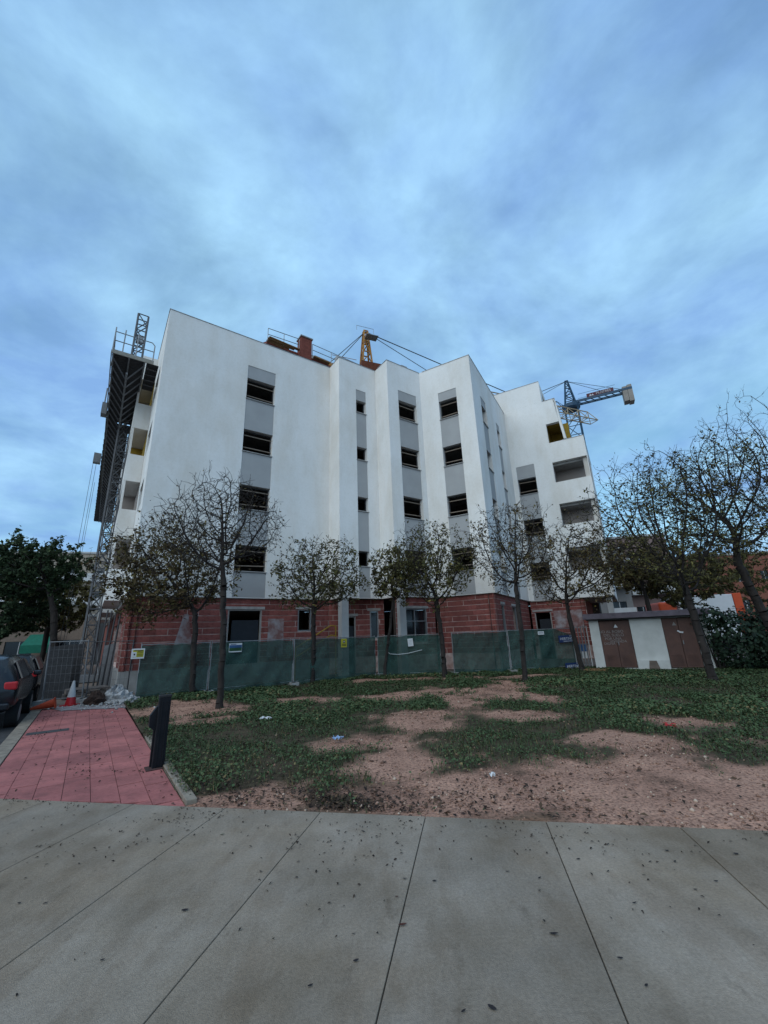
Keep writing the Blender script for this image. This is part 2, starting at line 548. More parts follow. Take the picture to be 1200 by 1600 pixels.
# red tiled pavement
red_root = thing('red_pavement', 'x', 'x')
del red_root['category']; del red_root['label']
red_root['kind'] = 'structure'
def path_edge(a):   # d where the line of constant a meets the concrete edge
    p = F(a, 0)
    return -((p - E0).dot(n_)) / l_.dot(n_)
mb = MB()
bed = [F(-1.82, path_edge(-1.82)), F(0.05, path_edge(0.05)), F(0.05, -2.6), F(-1.82, -2.6)]
mb.prism([(p.x, p.y) for p in bed], -0.1, -0.014)
mb.build('tile_bed', mat('tile_bed_mortar', (0.075, 0.04, 0.04), 0.95, var=0.3), red_root)
rnd = random.Random(4)
TW, TL = 0.267, 0.40
ntile = 0
for i in range(7):
    a0 = -1.82 + i * TW
    d = -13.2 + (0.2 if i % 2 else 0)
    while d < -2.6:
        d0, d1 = d, min(d + TL, -2.6)
        aa0, aa1 = a0 + 0.003, a0 + TW - 0.003
        e0, e1 = path_edge(aa0) + 0.006, path_edge(aa1) + 0.006
        dz = rnd.uniform(-0.002, 0.002)
        if min(e0, e1) + 0.04 < d1 <= max(e0, e1) + 0.03:      # corner piece cut along the path edge
            if d1 <= max(e0, e1):
                f = (d1 - e0) / (e1 - e0)
                ax_ = aa0 + (aa1 - aa0) * f
                q = [F(aa0, e0), F(ax_, d1 - 0.003), F(aa0, d1 - 0.003)] if e0 < e1 else [F(aa1, e1), F(aa1, d1 - 0.003), F(ax_, d1 - 0.003)]
            else:
                q = [F(aa0, max(d0 + 0.003, e0)), F(aa1, max(d0 + 0.003, e1)), F(aa1, d1 - 0.003), F(aa0, d1 - 0.003)]
            mb = MB()
            mb.prism([(p.x, p.y) for p in q], -0.05, -0.001 + dz)
            mb.build('tile', REDT, red_root)
        if d1 > max(e0, e1) + 0.03:
            q = [F(aa0, max(d0 + 0.003, e0)), F(aa1, max(d0 + 0.003, e1)), F(aa1, d1 - 0.003), F(aa0, d1 - 0.003)]
            mb = MB()
            mb.prism([(p.x, p.y) for p in q], -0.05, -0.001 + dz)
            mb.build('tile', REDT, red_root)
            ntile += 1
        d += TL

# kerbs
def kerb(name, a0, a1, d0, d1, z0, z1, step, m, label):
    root = thing(name, label, 'kerb')
    d = d0
    while d < d1 - 0.05:
        mb = MB()
        f1 = min(d + step, d1)
        mb.prism([(p.x, p.y) for p in (F(a0, d + 0.004), F(a1, d + 0.004), F(a1, f1 - 0.004), F(a0, f1 - 0.004))], z0, z1 + rnd.uniform(-0.004, 0.004))
        mb.build('kerb_stone', m, root, bevel=0.008)
        d = f1
kerb('lawn_kerb', 0.062, 0.17, path_edge(0.13) + 0.12, -9.0, -0.12, 0.035, 0.7, KERBM, 'pale stone edging kerb between red pavement and planted lawn')
kerb('street_kerb', -2.06, -1.835, path_edge(-2.2) + 0.1, 30, -0.2, 0.004, 1.0, KERBM, 'grey stone kerb along the street beside the parked cars')
# drain cover strip in the red paving
mb = MB()
mb.prism([(p.x, p.y) for p in (F(-1.78, -6.95), F(-1.1, -6.95), F(-1.1, -6.66), F(-1.78, -6.66))], 0.001, 0.006)
tag(mb.build('drain_cover', mat('worn_iron', (0.06, 0.058, 0.06), 0.7, var=0.3)), 'dark flat metal cover let into red pavement near kerb', 'drain cover')

# ------------------------------------------------------------------ planted ground
BLOBS = [(2.75, 5.05, 1.75, 1.15), (0.4, 4.95, 1.5, 0.62), (3.9, 4.8, 1.4, 1.1), (-0.55, 7.20, 0.85, 0.5), (0.62, 9.0, 0.72, 1.0),
         (2.78, 13.0, 1.3, 1.6), (2.33, 8.85, 0.62, 0.55), (-0.21, 12.09, 0.9, 0.95), (-4.92, 11.6, 1.1, 1.5), (3.84, 11.2, 0.46, 0.8),
         (5.02, 7.8, 0.55, 0.6), (-1.35, 5.05, 0.7, 0.2), (3.14, 6.55, 1.0, 0.42), (-2.32, 12.2, 1.0, 0.6), (0.0, 6.1, 0.55, 0.8),
         (1.6, 10.6, 0.5, 0.9), (-1.9, 5.0, 0.6, 0.2), (5.6, 4.6, 1.4, 1.3), (0.9, 16.6, 2.6, 0.5), (5.0, 16.3, 1.5, 0.5), (-4.0, 9.6, 0.6, 0.4)]
nprng = np.random.default_rng(11)
_ph = nprng.uniform(0, 6.28, (24,)); _kx = nprng.normal(0, 1, (24, 2)); 
def wob(x, y, f=1.0):
    s = np.zeros_like(x)
    for i in range(24):
        k = (0.6 + 0.28 * i) * f
        s += np.sin(_kx[i, 0] * k * x + _kx[i, 1] * k * y + _ph[i]) / (1 + 0.18 * i)
    return s / 4.2
def grass_mask(x, y):
    """1 = ground cover, 0 = bare earth"""
    bare = np.full_like(x, -9.0)
    for (cx, cy, rx, ry) in BLOBS:
        bare = np.maximum(bare, 1.25 - np.sqrt(((x - cx) / rx) ** 2 + ((y - cy) / ry) ** 2))
    bare = bare + 0.75 * wob(x, y, 1.5) + 0.38 * wob(y, x, 3.2) + 0.22 * wob(x + 3, y - 5, 8.0)
    return np.clip(0.5 - (bare - 0.22) * 0.85, 0, 1)
def park_h(x, y):
    tdist = (x - E0.x) * n_.x + (y - E0.y) * n_.y
    rise = np.clip(tdist / 1.2, 0, 1)
    return -0.012 + rise * (0.03 + 0.035 * wob(x, y, 0.8) + 0.012 * wob(y, x, 3.5))
def in_park(x, y, marg=0.0):
    t = (x - E0.x) * n_.x + (y - E0.y) * n_.y
    ax = (x - P0.x) * a_.x + (y - P0.y) * a_.y
    # behind: fence polyline
    f1 = (y - 13.6) - (x + 7.75) * (18.3 - 13.6) / (7.75 - 0.5)
    back = np.where(x < -0.5, f1, y - (18.3 + 0.02 * (x + 0.5)))
    return (t > marg) & (ax > 0.07 + marg) & (back < 0.35 - marg)
gx = np.arange(-9, 30.01, 0.13); gy = np.arange(-1.6, 20.0, 0.13)
X, Y = np.meshgrid(gx, gy)
t = (X - E0.x) * n_.x + (Y - E0.y) * n_.y
H = park_h(X, Y)
idx = np.arange(X.size).reshape(X.shape)
cells = np.stack([idx[:-1, :-1], idx[:-1, 1:], idx[1:, 1:], idx[1:, :-1]], -1).reshape(-1, 4)
cxm = (X[:-1, :-1] + 0.065).ravel(); cym = (Y[:-1, :-1] + 0.065).ravel()
# clamp the border vertices onto the path edge and the kerb
tt = np.where((t < 0.004) & (t > -0.3), 0.004 - t, 0)
X2 = X + tt * n_.x; Y2 = Y + tt * n_.y
ax = (X2 - P0.x) * a_.x + (Y2 - P0.y) * a_.y
dd = (X2 - P0.x) * l_.x + (Y2 - P0.y) * l_.y
aa = np.where((ax < 0.056) & (ax > 0.056 - 0.3) & (dd < -2.7), 0.056 - ax, 0)
X2 = X2 + aa * a_.x; Y2 = Y2 + aa * a_.y
keep = in_park(cxm, cym, -0.12)
gm = grass_mask(X2, Y2)
moist = np.exp(-((X2 + 0.75) / 1.25) ** 2 - ((Y2 - 4.98 + 0.19 * (X2 + 0.75)) / 0.27) ** 2) * (0.48 + 0.5 * wob(X2, Y2, 3.0))
gm = np.clip(np.maximum(gm, moist), 0, 1)      # dark leaf mould along the path edge
PARKM = bpy.data.materials.new('park_earth')
PARKM.use_nodes = True
t_ = PARKM.node_tree
b = t_.nodes['Principled BSDF']; b.inputs['Roughness'].default_value = 0.95; b.inputs['Specular IOR Level'].default_value = 0.1
co = t_.nodes.new('ShaderNodeTexCoord')
def tn(scale, detail=6, rough=0.65):
    n = t_.nodes.new('ShaderNodeTexNoise'); n.inputs['Scale'].default_value = scale; n.inputs['Detail'].default_value = detail; n.inputs['Roughness'].default_value = rough
    t_.links.new(co.outputs['Object'], n.inputs['Vector']); return n.outputs[0]
def trp(src, stops):
    rp = t_.nodes.new('ShaderNodeValToRGB'); e = rp.color_ramp.elements
    while len(e) < len(stops): e.new(0.5)
    for k, (p, c) in enumerate(stops):
        e[k].position = p; e[k].color = (*c, 1)
    t_.links.new(src, rp.inputs[0]); return rp.outputs[0]
def tmix(fac, A, B, bt='MIX'):
    m = t_.nodes.new('ShaderNodeMix'); m.data_type = 'RGBA'; m.blend_type = bt
    if isinstance(fac, float): m.inputs[0].default_value = fac
    else: t_.links.new(fac, m.inputs[0])
    t_.links.new(A, m.inputs[6]); t_.links.new(B, m.inputs[7]); return m.outputs[2]
dirt = trp(tn(1.1), [(0.34, (0.16, 0.095, 0.070)), (0.46, (0.315, 0.180, 0.132)), (0.62, (0.40, 0.235, 0.172))])
spk = trp(tn(34, 3), [(0.34, (0.45, 0.42, 0.42)), (0.5, (1, 1, 1)), (0.68, (1.35, 1.25, 1.2))])
dirt = tmix(1.0, dirt, spk, 'MULTIPLY')
soil = trp(tn(6), [(0.35, (0.045, 0.036, 0.024)), (0.65, (0.085, 0.066, 0.042))])
at = t_.nodes.new('ShaderNodeAttribute'); at.attribute_name = 'tone'
fac = trp(at.outputs['Fac'], [(0.3, (0, 0, 0)), (0.75, (1, 1, 1))])
t_.links.new(tmix(fac, dirt, soil), b.inputs['Base Color'])
bp = t_.nodes.new('ShaderNodeBump'); bp.inputs['Strength'].default_value = 0.6; bp.inputs['Distance'].default_value = 0.03
t_.links.new(tn(28, 5), bp.inputs['Height']); t_.links.new(bp.outputs[0], b.inputs['Normal'])
V = np.stack([X2.ravel(), Y2.ravel(), H.ravel()], 1)
Fk = cells[keep]
used = np.unique(Fk); remap = -np.ones(len(V), int); remap[used] = np.arange(len(used))
po = np_mesh('park_ground', V[used], remap[Fk], PARKM, attr=gm.ravel()[used], smooth=True)
tag(po, kind='structure')

# ground cover: clover-like leaves and short blades
COVER = ramp_attr_mat('ground_cover_leaf', 'tone', [(0.0, (0.036, 0.040, 0.018)), (0.35, (0.044, 0.070, 0.027)), (0.72, (0.062, 0.102, 0.044)), (0.9, (0.095, 0.110, 0.046)), (1.0, (0.17, 0.13, 0.06))], 0.7)
def leaf_quads(C, N, U, L, W, fold=0.0):
    """diamond leaves: C centres, U long axis, N normal"""
    S = np.cross(N, U)
    p0 = C - U * L[:, None] / 2
    p1 = C + S * W[:, None] / 2 + N * (fold * W)[:, None]
    p2 = C + U * L[:, None] / 2
    p3 = C - S * W[:, None] / 2 + N * (fold * W)[:, None]
    V = np.stack([p0, p1, p2, p3], 1).reshape(-1, 3)
    Fq = np.arange(len(V)).reshape(-1, 4)
    return V, Fq
def unit(v):
    return v / np.maximum(np.linalg.norm(v, axis=1, keepdims=True), 1e-9)
def scatter(n, x0, x1, y0, y1, power=1.0):
    x = nprng.uniform(x0, x1, n); y = y0 + (y1 - y0) * nprng.uniform(0, 1, n) ** power
    return x, y
x, y = scatter(520000, -8, 16, 0.5, 19.0, 1.15)
m = grass_mask(x, y)
dens = np.clip((m - 0.28) * 1.7, 0, 1) ** 1.3 * np.clip(0.62 + 0.95 * wob(x, y, 2.3), 0.10, 1)
ok = in_park(x, y, 0.02) & (nprng.uniform(0, 1, len(x)) < dens)
# keep only what lies in or near the view
ok &= (np.abs(np.arctan2(x, y)) < R(50))
x, y = x[ok], y[ok]
lush = np.clip(0.5 + 0.9 * wob(y, x, 0.9), 0, 1)
dist = np.hypot(x, y)
sz = (0.014 + 0.024 * nprng.uniform(0, 1, len(x))) * (0.8 + 0.5 * lush) * np.clip(dist / 9, 0.75, 1.6)
z = park_h(x, y) + nprng.uniform(0.004, 0.05 + 0.07 * lush, len(x))
C = np.stack([x, y, z], 1)
N = unit(np.stack([nprng.normal(0, .55, len(x)), nprng.normal(0, .55, len(x)), np.ones(len(x))], 1))
U = unit(np.cross(N, unit(nprng.normal(0, 1, (len(x), 3)))))
Vg, Fg = leaf_quads(C, N, U, sz * 1.35, sz, 0.12)
tone = np.repeat(np.clip(0.15 + 0.55 * lush + nprng.normal(0, 0.20, len(x)), 0, 1) , 4)
# blades
nb = len(x) // 2
sel = nprng.permutation(len(x))[:nb]
bx, by = x[sel] + nprng.normal(0, .03, nb), y[sel] + nprng.normal(0, .03, nb)
bz = park_h(bx, by)
ang = nprng.uniform(0, 6.28, nb); hh = nprng.uniform(0.04, 0.13, nb) * (0.6 + 0.6 * lush[sel]); wdt = 0.006 * np.clip(dist[sel] / 8, 0.8, 2)
dx, dy = np.cos(ang), np.sin(ang)
tip = np.stack([bx + dx * hh * .5, by + dy * hh * .5, bz + hh], 1)
pa = np.stack([bx - dy * wdt, by + dx * wdt, bz], 1); pb = np.stack([bx + dy * wdt, by - dx * wdt, bz], 1)
mid = (pa + pb) / 2 * 0.5 + tip * 0.5 + np.stack([0 * bx, 0 * bx, hh * .12], 1)
Vb = np.stack([pa, pb, mid, tip], 1)
Vb[:, 2] = mid + (pb - mid) * 0.25
Vb = Vb[:, [0, 1, 2, 3]].reshape(-1, 3)
Fb = np.arange(len(Vb)).reshape(-1, 4) + len(Vg)
tb = np.repeat(np.clip(0.5 + nprng.normal(0, 0.36, nb), 0, 1), 4)
go = np_mesh('ground_cover', np.vstack([Vg, Vb]), np.vstack([Fg, Fb]), COVER, attr=np.concatenate([tone, tb]))
tag(go, 'low green clover and grass growing in patches on the earth', 'ground cover', kind='stuff')

# gravel and crumbs on the bare earth
GRAVEL = ramp_attr_mat('gravel_stone', 'tone', [(0.0, (0.07, 0.042, 0.032)), (0.5, (0.27, 0.155, 0.112)), (0.85, (0.38, 0.235, 0.175)), (1.0, (0.48, 0.36, 0.28))], 0.95)
x, y = scatter(130000, -3.5, 8.5, 0.6, 14.0, 1.5)
m = grass_mask(x, y)
ok = in_park(x, y, 0.0) & (nprng.uniform(0, 1, len(x)) < np.clip(1.1 - m * 1.5, 0.04, 1) * np.clip(0.45 + 0.6 * wob(y, x, 2.1), 0.08, 1)) & (np.abs(np.arctan2(x, y)) < R(48))
x, y = x[ok], y[ok]
n = len(x)
sz = np.clip(nprng.lognormal(math.log(0.0095), 0.5, n), 0.004, 0.034)
C = np.stack([x, y, park_h(x, y) + sz * 0.25], 1)
octa = np.array([[1, 0, 0], [0, 1, 0], [-1, 0, 0], [0, -1, 0], [0, 0, .7], [0, 0, -.7]], float)
rot = nprng.uniform(0, 6.28, n)
jit = nprng.uniform(0.6, 1.3, (n, 6, 3))
o8 = octa[None] * jit
co_, si_ = np.cos(rot)[:, None], np.sin(rot)[:, None]
ox = o8[:, :, 0] * co_ - o8[:, :, 1] * si_; oy = o8[:, :, 0] * si_ + o8[:, :, 1] * co_
Vs = np.stack([ox, oy, o8[:, :, 2]], 2) * sz[:, None, None] + C[:, None, :]
tri = np.array([[0, 1, 4], [1, 2, 4], [2, 3, 4], [3, 0, 4], [1, 0, 5], [2, 1, 5], [3, 2, 5], [0, 3, 5]])
Fs = (tri[None] + (np.arange(n) * 6)[:, None, None]).reshape(-1, 3)
o = np_mesh('gravel', Vs.reshape(-1, 3), Fs, GRAVEL, attr=np.repeat(np.clip(nprng.normal(0.5, 0.30, n), 0, 1), 6))
tag(o, 'loose reddish gravel and earth crumbs on the bare ground', 'gravel', kind='stuff')

# dead leaf litter
LITTER = ramp_attr_mat('dead_leaf', 'tone', [(0.0, (0.018, 0.014, 0.013)), (0.55, (0.055, 0.036, 0.026)), (0.9, (0.12, 0.075, 0.045)), (1.0, (0.17, 0.14, 0.07))], 0.9)
def litter(n, xs, ys, zs, smin, smax):
    s = nprng.uniform(smin, smax, n)
    C = np.stack([xs, ys, zs], 1)
    N = unit(np.stack([nprng.normal(0, .35, n), nprng.normal(0, .35, n), np.ones(n)], 1))
    U = unit(np.cross(N, unit(nprng.normal(0, 1, (n, 3)))))
    return leaf_quads(C, N, U, s * 1.5, s * 0.75, 0.25)
x, y = scatter(60000, -7, 12, 0.6, 17.5, 1.3)
tdist = (x - E0.x) * n_.x + (y - E0.y) * n_.y
pr = 0.07 + 0.55 * np.exp(-((x + 1.6) ** 2 / 1.6 + (y - 5.4) ** 2 / 0.35)) + 0.8 * np.exp(-((x + 0.35) ** 2 / 1.3 + (y - 4.9) ** 2 / 0.06)) + 0.35 * np.exp(-(tdist / 0.35) ** 2) * np.clip(0.5 + 1.2 * wob(x, y, 2.3), 0, 1)
for (tx, ty) in ((-6.35, 14.16), (-4.34, 11.3), (-2.96, 16.75), (2.15, 17.33), (4.47, 14.64), (7.7, 17.9), (9.36, 12.95)):
    pr += 0.3 * np.exp(-((x - tx) ** 2 + (y - ty) ** 2) / 3.0)
ok = in_park(x, y, 0.0) & (nprng.uniform(0, 1, len(x)) < pr)
x, y = x[ok], y[ok]
Vl, Fl = litter(len(x), x, y, park_h(x, y) + nprng.uniform(0.006, 0.03, len(x)), 0.018, 0.05)
tl = np.repeat(nprng.uniform(0, 1, len(x)), 4)
xe = nprng.normal(-0.8, 1.3, 5200); ye = 4.72 - 0.19 * (xe + 0.8) + np.abs(nprng.normal(0, 0.42, 5200))
ok = in_park(xe, ye, 0.0) & (nprng.uniform(0, 1, 5200) < np.clip(0.16 + 0.5 * wob(xe, ye, 3.0), 0.03, 0.6))
xe, ye = xe[ok], ye[ok]
Ve, Fe = litter(len(xe), xe, ye, park_h(xe, ye) + nprng.uniform(0.006, 0.028, len(xe)), 0.014, 0.040)
Fl = np.vstack([Fl, Fe + len(Vl)]); Vl = np.vstack([Vl, Ve]); tl = np.concatenate([tl, np.repeat(nprng.uniform(0, 0.75, len(xe)), 4)])
# specks on the concrete and on the tiles
s = nprng.uniform(-6, 4.2, 8000); q_ = nprng.exponential(0.45, 8000)
clump = np.clip(0.25 + 1.1 * wob(s, q_ * 2, 2.2), 0.03, 1) * np.where(s < -0.6, 0.9, 0.4)
ok = (q_ < 2.6) & (nprng.uniform(0, 1, 8000) < clump * 0.5)
s, q_ = s[ok], q_[ok]
xs = e_.x * s + n_.x * (t0 - q_); ys = e_.y * s + n_.y * (t0 - q_)
V2, F2 = litter(len(xs), xs, ys, np.full(len(xs), 0.006), 0.007, 0.022)
aa = nprng.uniform(-1.8, 0.05, 1500); dd = nprng.uniform(-13, -2.8, 1500)
xs2 = P0.x + a_.x * aa + l_.x * dd; ys2 = P0.y + a_.y * aa + l_.y * dd
tdist = (xs2 - E0.x) * n_.x + (ys2 - E0.y) * n_.y
clump = np.clip(0.12 + 0.9 * wob(aa * 2, dd, 2.0), 0.03, 1) + 0.6 * np.exp(-((aa - 0.0) / 0.25) ** 2) * np.exp(-(tdist / 1.0) ** 2)
ok = (tdist > 0.03) & (nprng.uniform(0, 1, 1500) < clump)
xs2, ys2 = xs2[ok], ys2[ok]
V3, F3 = litter(len(xs2), xs2, ys2, np.full(len(xs2), 0.008), 0.012, 0.036)
VV = np.vstack([Vl, V2, V3]); FF = np.vstack([Fl, F2 + len(Vl), F3 + len(Vl) + len(V2)])
tt = np.concatenate([tl, np.repeat(nprng.uniform(0, 0.5, len(xs)), 4), np.repeat(nprng.uniform(0, .7, len(xs2)), 4)])
tag(np_mesh('leaf_litter', VV, FF, LITTER, attr=tt), 'small dead leaf crumbs strewn over path, tiles and earth', 'leaf litter', kind='stuff')

# single fallen leaves lying on the concrete
LEAFD = mat('fallen_leaf_dark', (0.022, 0.018, 0.02), 0.8, var=0.4)
LEAFR = mat('fallen_leaf_brown', (0.075, 0.028, 0.02), 0.8, var=0.4)
LEAFG = mat('fallen_leaf_green', (0.02, 0.05, 0.015), 0.7, var=0.4)
def leaf_mesh(name, m):
    pr = [(-0.5, 0), (-0.3, 0.13), (0.0, 0.2), (0.28, 0.13), (0.5, 0.0)]
    vs_, fs = [], []
    for (u, w) in pr:
        zc = 0.10 * (u * 2) ** 2
        vs_ += [(u, -w, zc + w * 0.35), (u, 0, zc), (u, w, zc + w * 0.35)]
    for i in range(4):
        k = i * 3
        fs += [(k, k + 3, k + 4, k + 1), (k + 1, k + 4, k + 5, k + 2)]
    me = bpy.data.meshes.new(name)
    me.from_pydata(vs_, [], fs)
    me.materials.append(m)
    return me
lm = [leaf_mesh('fallen_leaf_dark', LEAFD), leaf_mesh('fallen_leaf_brown', LEAFR), leaf_mesh('fallen_leaf_green', LEAFG)]
# x, y on the path in metres, leaf kind, size class
FALLEN = [(-1.51, 4.21, 1, 2), (-1.43, 4.05, 0, 1), (-1.69, 4.57, 0, 1), (-1.34, 3.17, 0, 2), (-2.32, 3.30, 0, 1), (-2.50, 3.31, 0, 1), (-2.46, 3.80, 0, 1), (-2.72, 3.81, 0, 1), (-0.28, 4.17, 0, 2), (-0.99, 3.59, 0, 1), (-0.26, 2.90, 0, 1), (-0.23, 2.70, 0, 1), (-0.44, 2.55, 0, 1), (-0.01, 3.23, 1, 1), (0.02, 2.96, 1, 2), (0.05, 3.43, 0, 1), (0.25, 3.39, 0, 1), (0.77, 3.47, 0, 1), (0.96, 3.38, 0, 1), (0.91, 3.24, 0, 1), (0.85, 2.84, 0, 2), (0.40, 2.39, 0, 2), (0.27, 2.38, 0, 1), (1.32, 3.60, 0, 1), (1.66, 3.37, 0, 1), (2.01, 3.67, 0, 2), (2.46, 3.59, 0, 2), (2.07, 3.27, 0, 1), (1.88, 3.19, 0, 1), (1.80, 3.53, 0, 1), (1.64, 3.80, 0, 1), (1.45, 3.43, 0, 1), (1.43, 3.08, 0, 1), (1.14, 2.48, 0, 1), (1.11, 2.65, 0, 1), (-1.59, 2.77, 0, 1), (-2.90, 4.97, 0, 1), (-2.30, 4.95, 0, 1), (-2.02, 4.96, 0, 1), (1.97, 3.52, 0, 1)]
for i, (px, py, kd, sz) in enumerate(FALLEN):
    p = Vector((px, py, 0))
    o = bpy.data.objects.new('fallen_leaf', lm[2] if i == 0 else lm[kd])
    col.objects.link(o)
    L = rnd.uniform(0.026, 0.036) if sz == 1 else rnd.uniform(0.042, 0.055)
    o.scale = (L, L * rnd.uniform(0.7, 1.1), L)
    o.rotation_euler = (rnd.uniform(-.2, .2), rnd.uniform(-.2, .2), rnd.uniform(-0.7, 0.7))
    o.location = (p.x, p.y, 0.005)
    if i == 0:
        tag(o, 'single green fallen leaf on the concrete path', 'leaf', 'fallen leaves on the path')
    elif kd == 1:
        tag(o, 'reddish brown fallen leaf on the concrete path', 'leaf', 'fallen leaves on the path')
    else:
        tag(o, 'dark dry fallen leaf on the concrete path', 'leaf', 'fallen leaves on the path')

# ------------------------------------------------------------------ the building under construction
bld = thing('apartment_building', 'white unfinished apartment block with grey window strips and bare brick ground floor', 'building', P0)
V2 = lambda p: Vector((p[0], p[1], 0))
P = [P0, V2((-2.85, 20.37)), V2((-2.21, 19.46)), V2((-0.24, 20.84)), V2((0.46, 19.84)), V2((2.41, 21.20)), V2((5.11, 19.66)), V2((8.92, 26.33)), V2((13.04, 23.97))]
ZB, ZT, ZT2 = 3.42, 16.72, 18.42
HEAD = [14.37 - 2.87 * k for k in range(4)]

def wall(name, S, D, length, z0, z1, openings, mats, thick=0.3, parent=bld, caps=(True, True, False, False), top_steps=None, inner=1):
    """wall with real openings; S start, D direction, outside on the right of D. openings (u0,u1,z0,z1)"""
    D = Vector(D).normalized()
    Nn = Vector((D.y, -D.x, 0))
    us = sorted({0.0, length, *[o[0] for o in openings], *[o[1] for o in openings]})
    zs = sorted({z0, z1, *[o[2] for o in openings], *[o[3] for o in openings]})
    us = [u for u in us if -1e-6 <= u <= length + 1e-6]
    zs = [z for z in zs if z0 - 1e-6 <= z <= z1 + 1e-6]
    def is_open(i, j):
        if i < 0 or j < 0 or i >= len(us) - 1 or j >= len(zs) - 1:
            return None
        uc, zc = (us[i] + us[i + 1]) / 2, (zs[j] + zs[j + 1]) / 2
        return any(o[0] < uc < o[1] and o[2] < zc < o[3] for o in openings)
    mb = MB()
    def pt(u, z, d):
        return S + D * u - Nn * d + Z * z
    for i in range(len(us) - 1):
        for j in range(len(zs) - 1):
            ua, ub, za, zb = us[i], us[i + 1], zs[j], zs[j + 1]
            if is_open(i, j):
                continue
            mb.add([pt(ua, za, 0), pt(ub, za, 0), pt(ub, zb, 0), pt(ua, zb, 0)], [(0, 1, 2, 3)], 0)
            mb.add([pt(ua, za, thick), pt(ub, za, thick), pt(ub, zb, thick), pt(ua, zb, thick)], [(3, 2, 1, 0)], inner)
            for (di, dj, q1, q2, cap) in ((-1, 0, (ua, za), (ua, zb), caps[2]), (1, 0, (ub, zb), (ub, za), caps[3]), (0, -1, (ub, za), (ua, za), caps[0]), (0, 1, (ua, zb), (ub, zb), caps[1])):
                st = is_open(i + di, j + dj)
                if st or (st is None and cap):
                    mb.add([pt(*q1, 0), pt(*q1, thick), pt(*q2, thick), pt(*q2, 0)], [(0, 1, 2, 3)], 0)
    return mb.build(name, mats, parent)

def coping(S, D, length, z, parent=bld, e0=0.0, e1=0.0, w=0.34):
    D = Vector(D).normalized(); Nn = Vector((D.y, -D.x, 0))
    mb = MB()
    mb.obox(S + D * (length + e1 - e0) / 2 - Nn * (w / 2 - 0.025) + Z * (z + 0.0125), D * (length + e0 + e1), Nn * w, Z * 0.021)
    mb.build('parapet_coping', CAP, parent)

def strip(S, D, u0, u1, ztop, levels, sill_drop, rails=True, zbot=ZB):
    """grey panels, sills and guard rails of one window strip; returns the opening"""
    D = Vector(D).normalized(); Nn = Vector((D.y, -D.x, 0))
    def panel(za, zb):
        mb = MB()
        mb.obox(S + D * (u0 + u1) / 2 - Nn * 0.145 + Z * (za + zb) / 2, D * (u1 - u0 - 0.004), Nn * 0.25, Z * (zb - za - 0.002))
        mb.build('spandrel_panel', GREYP, bld)
    top = ztop
    for hz in levels:
        panel(hz, top)
        sz = hz - sill_drop
        mb = MB()
        # slim lining round the opening: the raw frame
        mb.obox(S + D * (u0 + 0.03) - Nn * 0.25 + Z * (hz + sz) / 2, D * 0.05, Nn * 0.05, Z * (hz - sz - 0.06))
        mb.obox(S + D * (u1 - 0.03) - Nn * 0.25 + Z * (hz + sz) / 2, D * 0.05, Nn * 0.05, Z * (hz - sz - 0.06))
        mb.obox(S + D * (u0 + u1) / 2 - Nn * 0.25 + Z * (hz - 0.03), D * (u1 - u0 - 0.01), Nn * 0.05, Z * 0.05)
        w = mb.build('window', DSTEEL, bld)
        mb = MB()
        mb.obox(S + D * (u0 + u1) / 2 - Nn * 0.12 + Z * (sz + 0.018), D * (u1 - u0 + 0.05), Nn * 0.32, Z * 0.03)
        mb.build('window_sill', mat('pale_stone_sill', (0.40, 0.39, 0.38), 0.8, var=0.12), w)
        if rails:
            for k, f in enumerate((0.25, 0.80)):
                mb = MB()
                zz = sz + f * (hz - sz)
                mb.bar(S + D * (u0 + 0.01) - Nn * 0.20 + Z * (zz + rnd.uniform(-.03, .03)), S + D * (u1 - 0.01) - Nn * 0.20 + Z * (zz + rnd.uniform(-.03, .03)), 0.03, 0.045)
                mb.build('guard_rail', mat('rail_timber', (0.24, 0.19, 0.15), 0.85, var=0.3), w)
        top = sz
    panel(zbot + 0.02, top)
    return (u0, u1, zbot + 0.02, ztop)

wm = [WHITE, RAW]
# A: the broad left face
LA = (P[1] - P[0]).length
opA = strip(P[0], a_, 3.75, 5.19, 15.10, HEAD, 1.20)
wall('facade_wall', P[0], a_, LA, ZB, ZT, [opA], wm)
coping(P[0], a_, LA, ZT, e0=0.02)
# first return and A2
d1 = (P[2] - P[1]); wall('facade_wall', P[1], d1, d1.length, ZB, ZT, [], wm); coping(P[1], d1, d1.length, ZT, e0=-0.32)
d2 = (P[3] - P[2]); op = strip(P[2], d2, 1.07, 1.72, 15.03, HEAD, 0.80, rails=False)
wall('facade_wall', P[2], d2, d2.length, ZB, ZT, [op], wm); coping(P[2], d2, d2.length, ZT, e0=0.02)
d3 = (P[4] - P[3]); wall('facade_wall', P[3], d3, d3.length, ZB, ZT, [], wm); coping(P[3], d3, d3.length, ZT, e0=-0.32)
d4 = (P[5] - P[4]); op = strip(P[4], d4, 0.71, 2.02, 15.0, HEAD, 1.20)
wall('facade_wall', P[4], d4, d4.length, ZB, ZT, [op], wm); coping(P[4], d4, d4.length, ZT, e0=0.02)
d5 = (P[6] - P[5]); op = strip(P[5], d5, 1.10, 2.18, 14.93, HEAD, 1.18)
wall('facade_wall', P[5], d5, d5.length, ZB, ZT, [op], wm); coping(P[5], d5, d5.length, ZT, e0=-0.2, e1=0.02)
d6 = (P[7] - P[6]); 
op1 = strip(P[6], d6, 1.55, 2.55, 14.9, HEAD, 1.16, rails=False); op2 = strip(P[6], d6, 4.74, 5.52, 14.66, [h - 0.15 for h in HEAD], 1.25, rails=False)
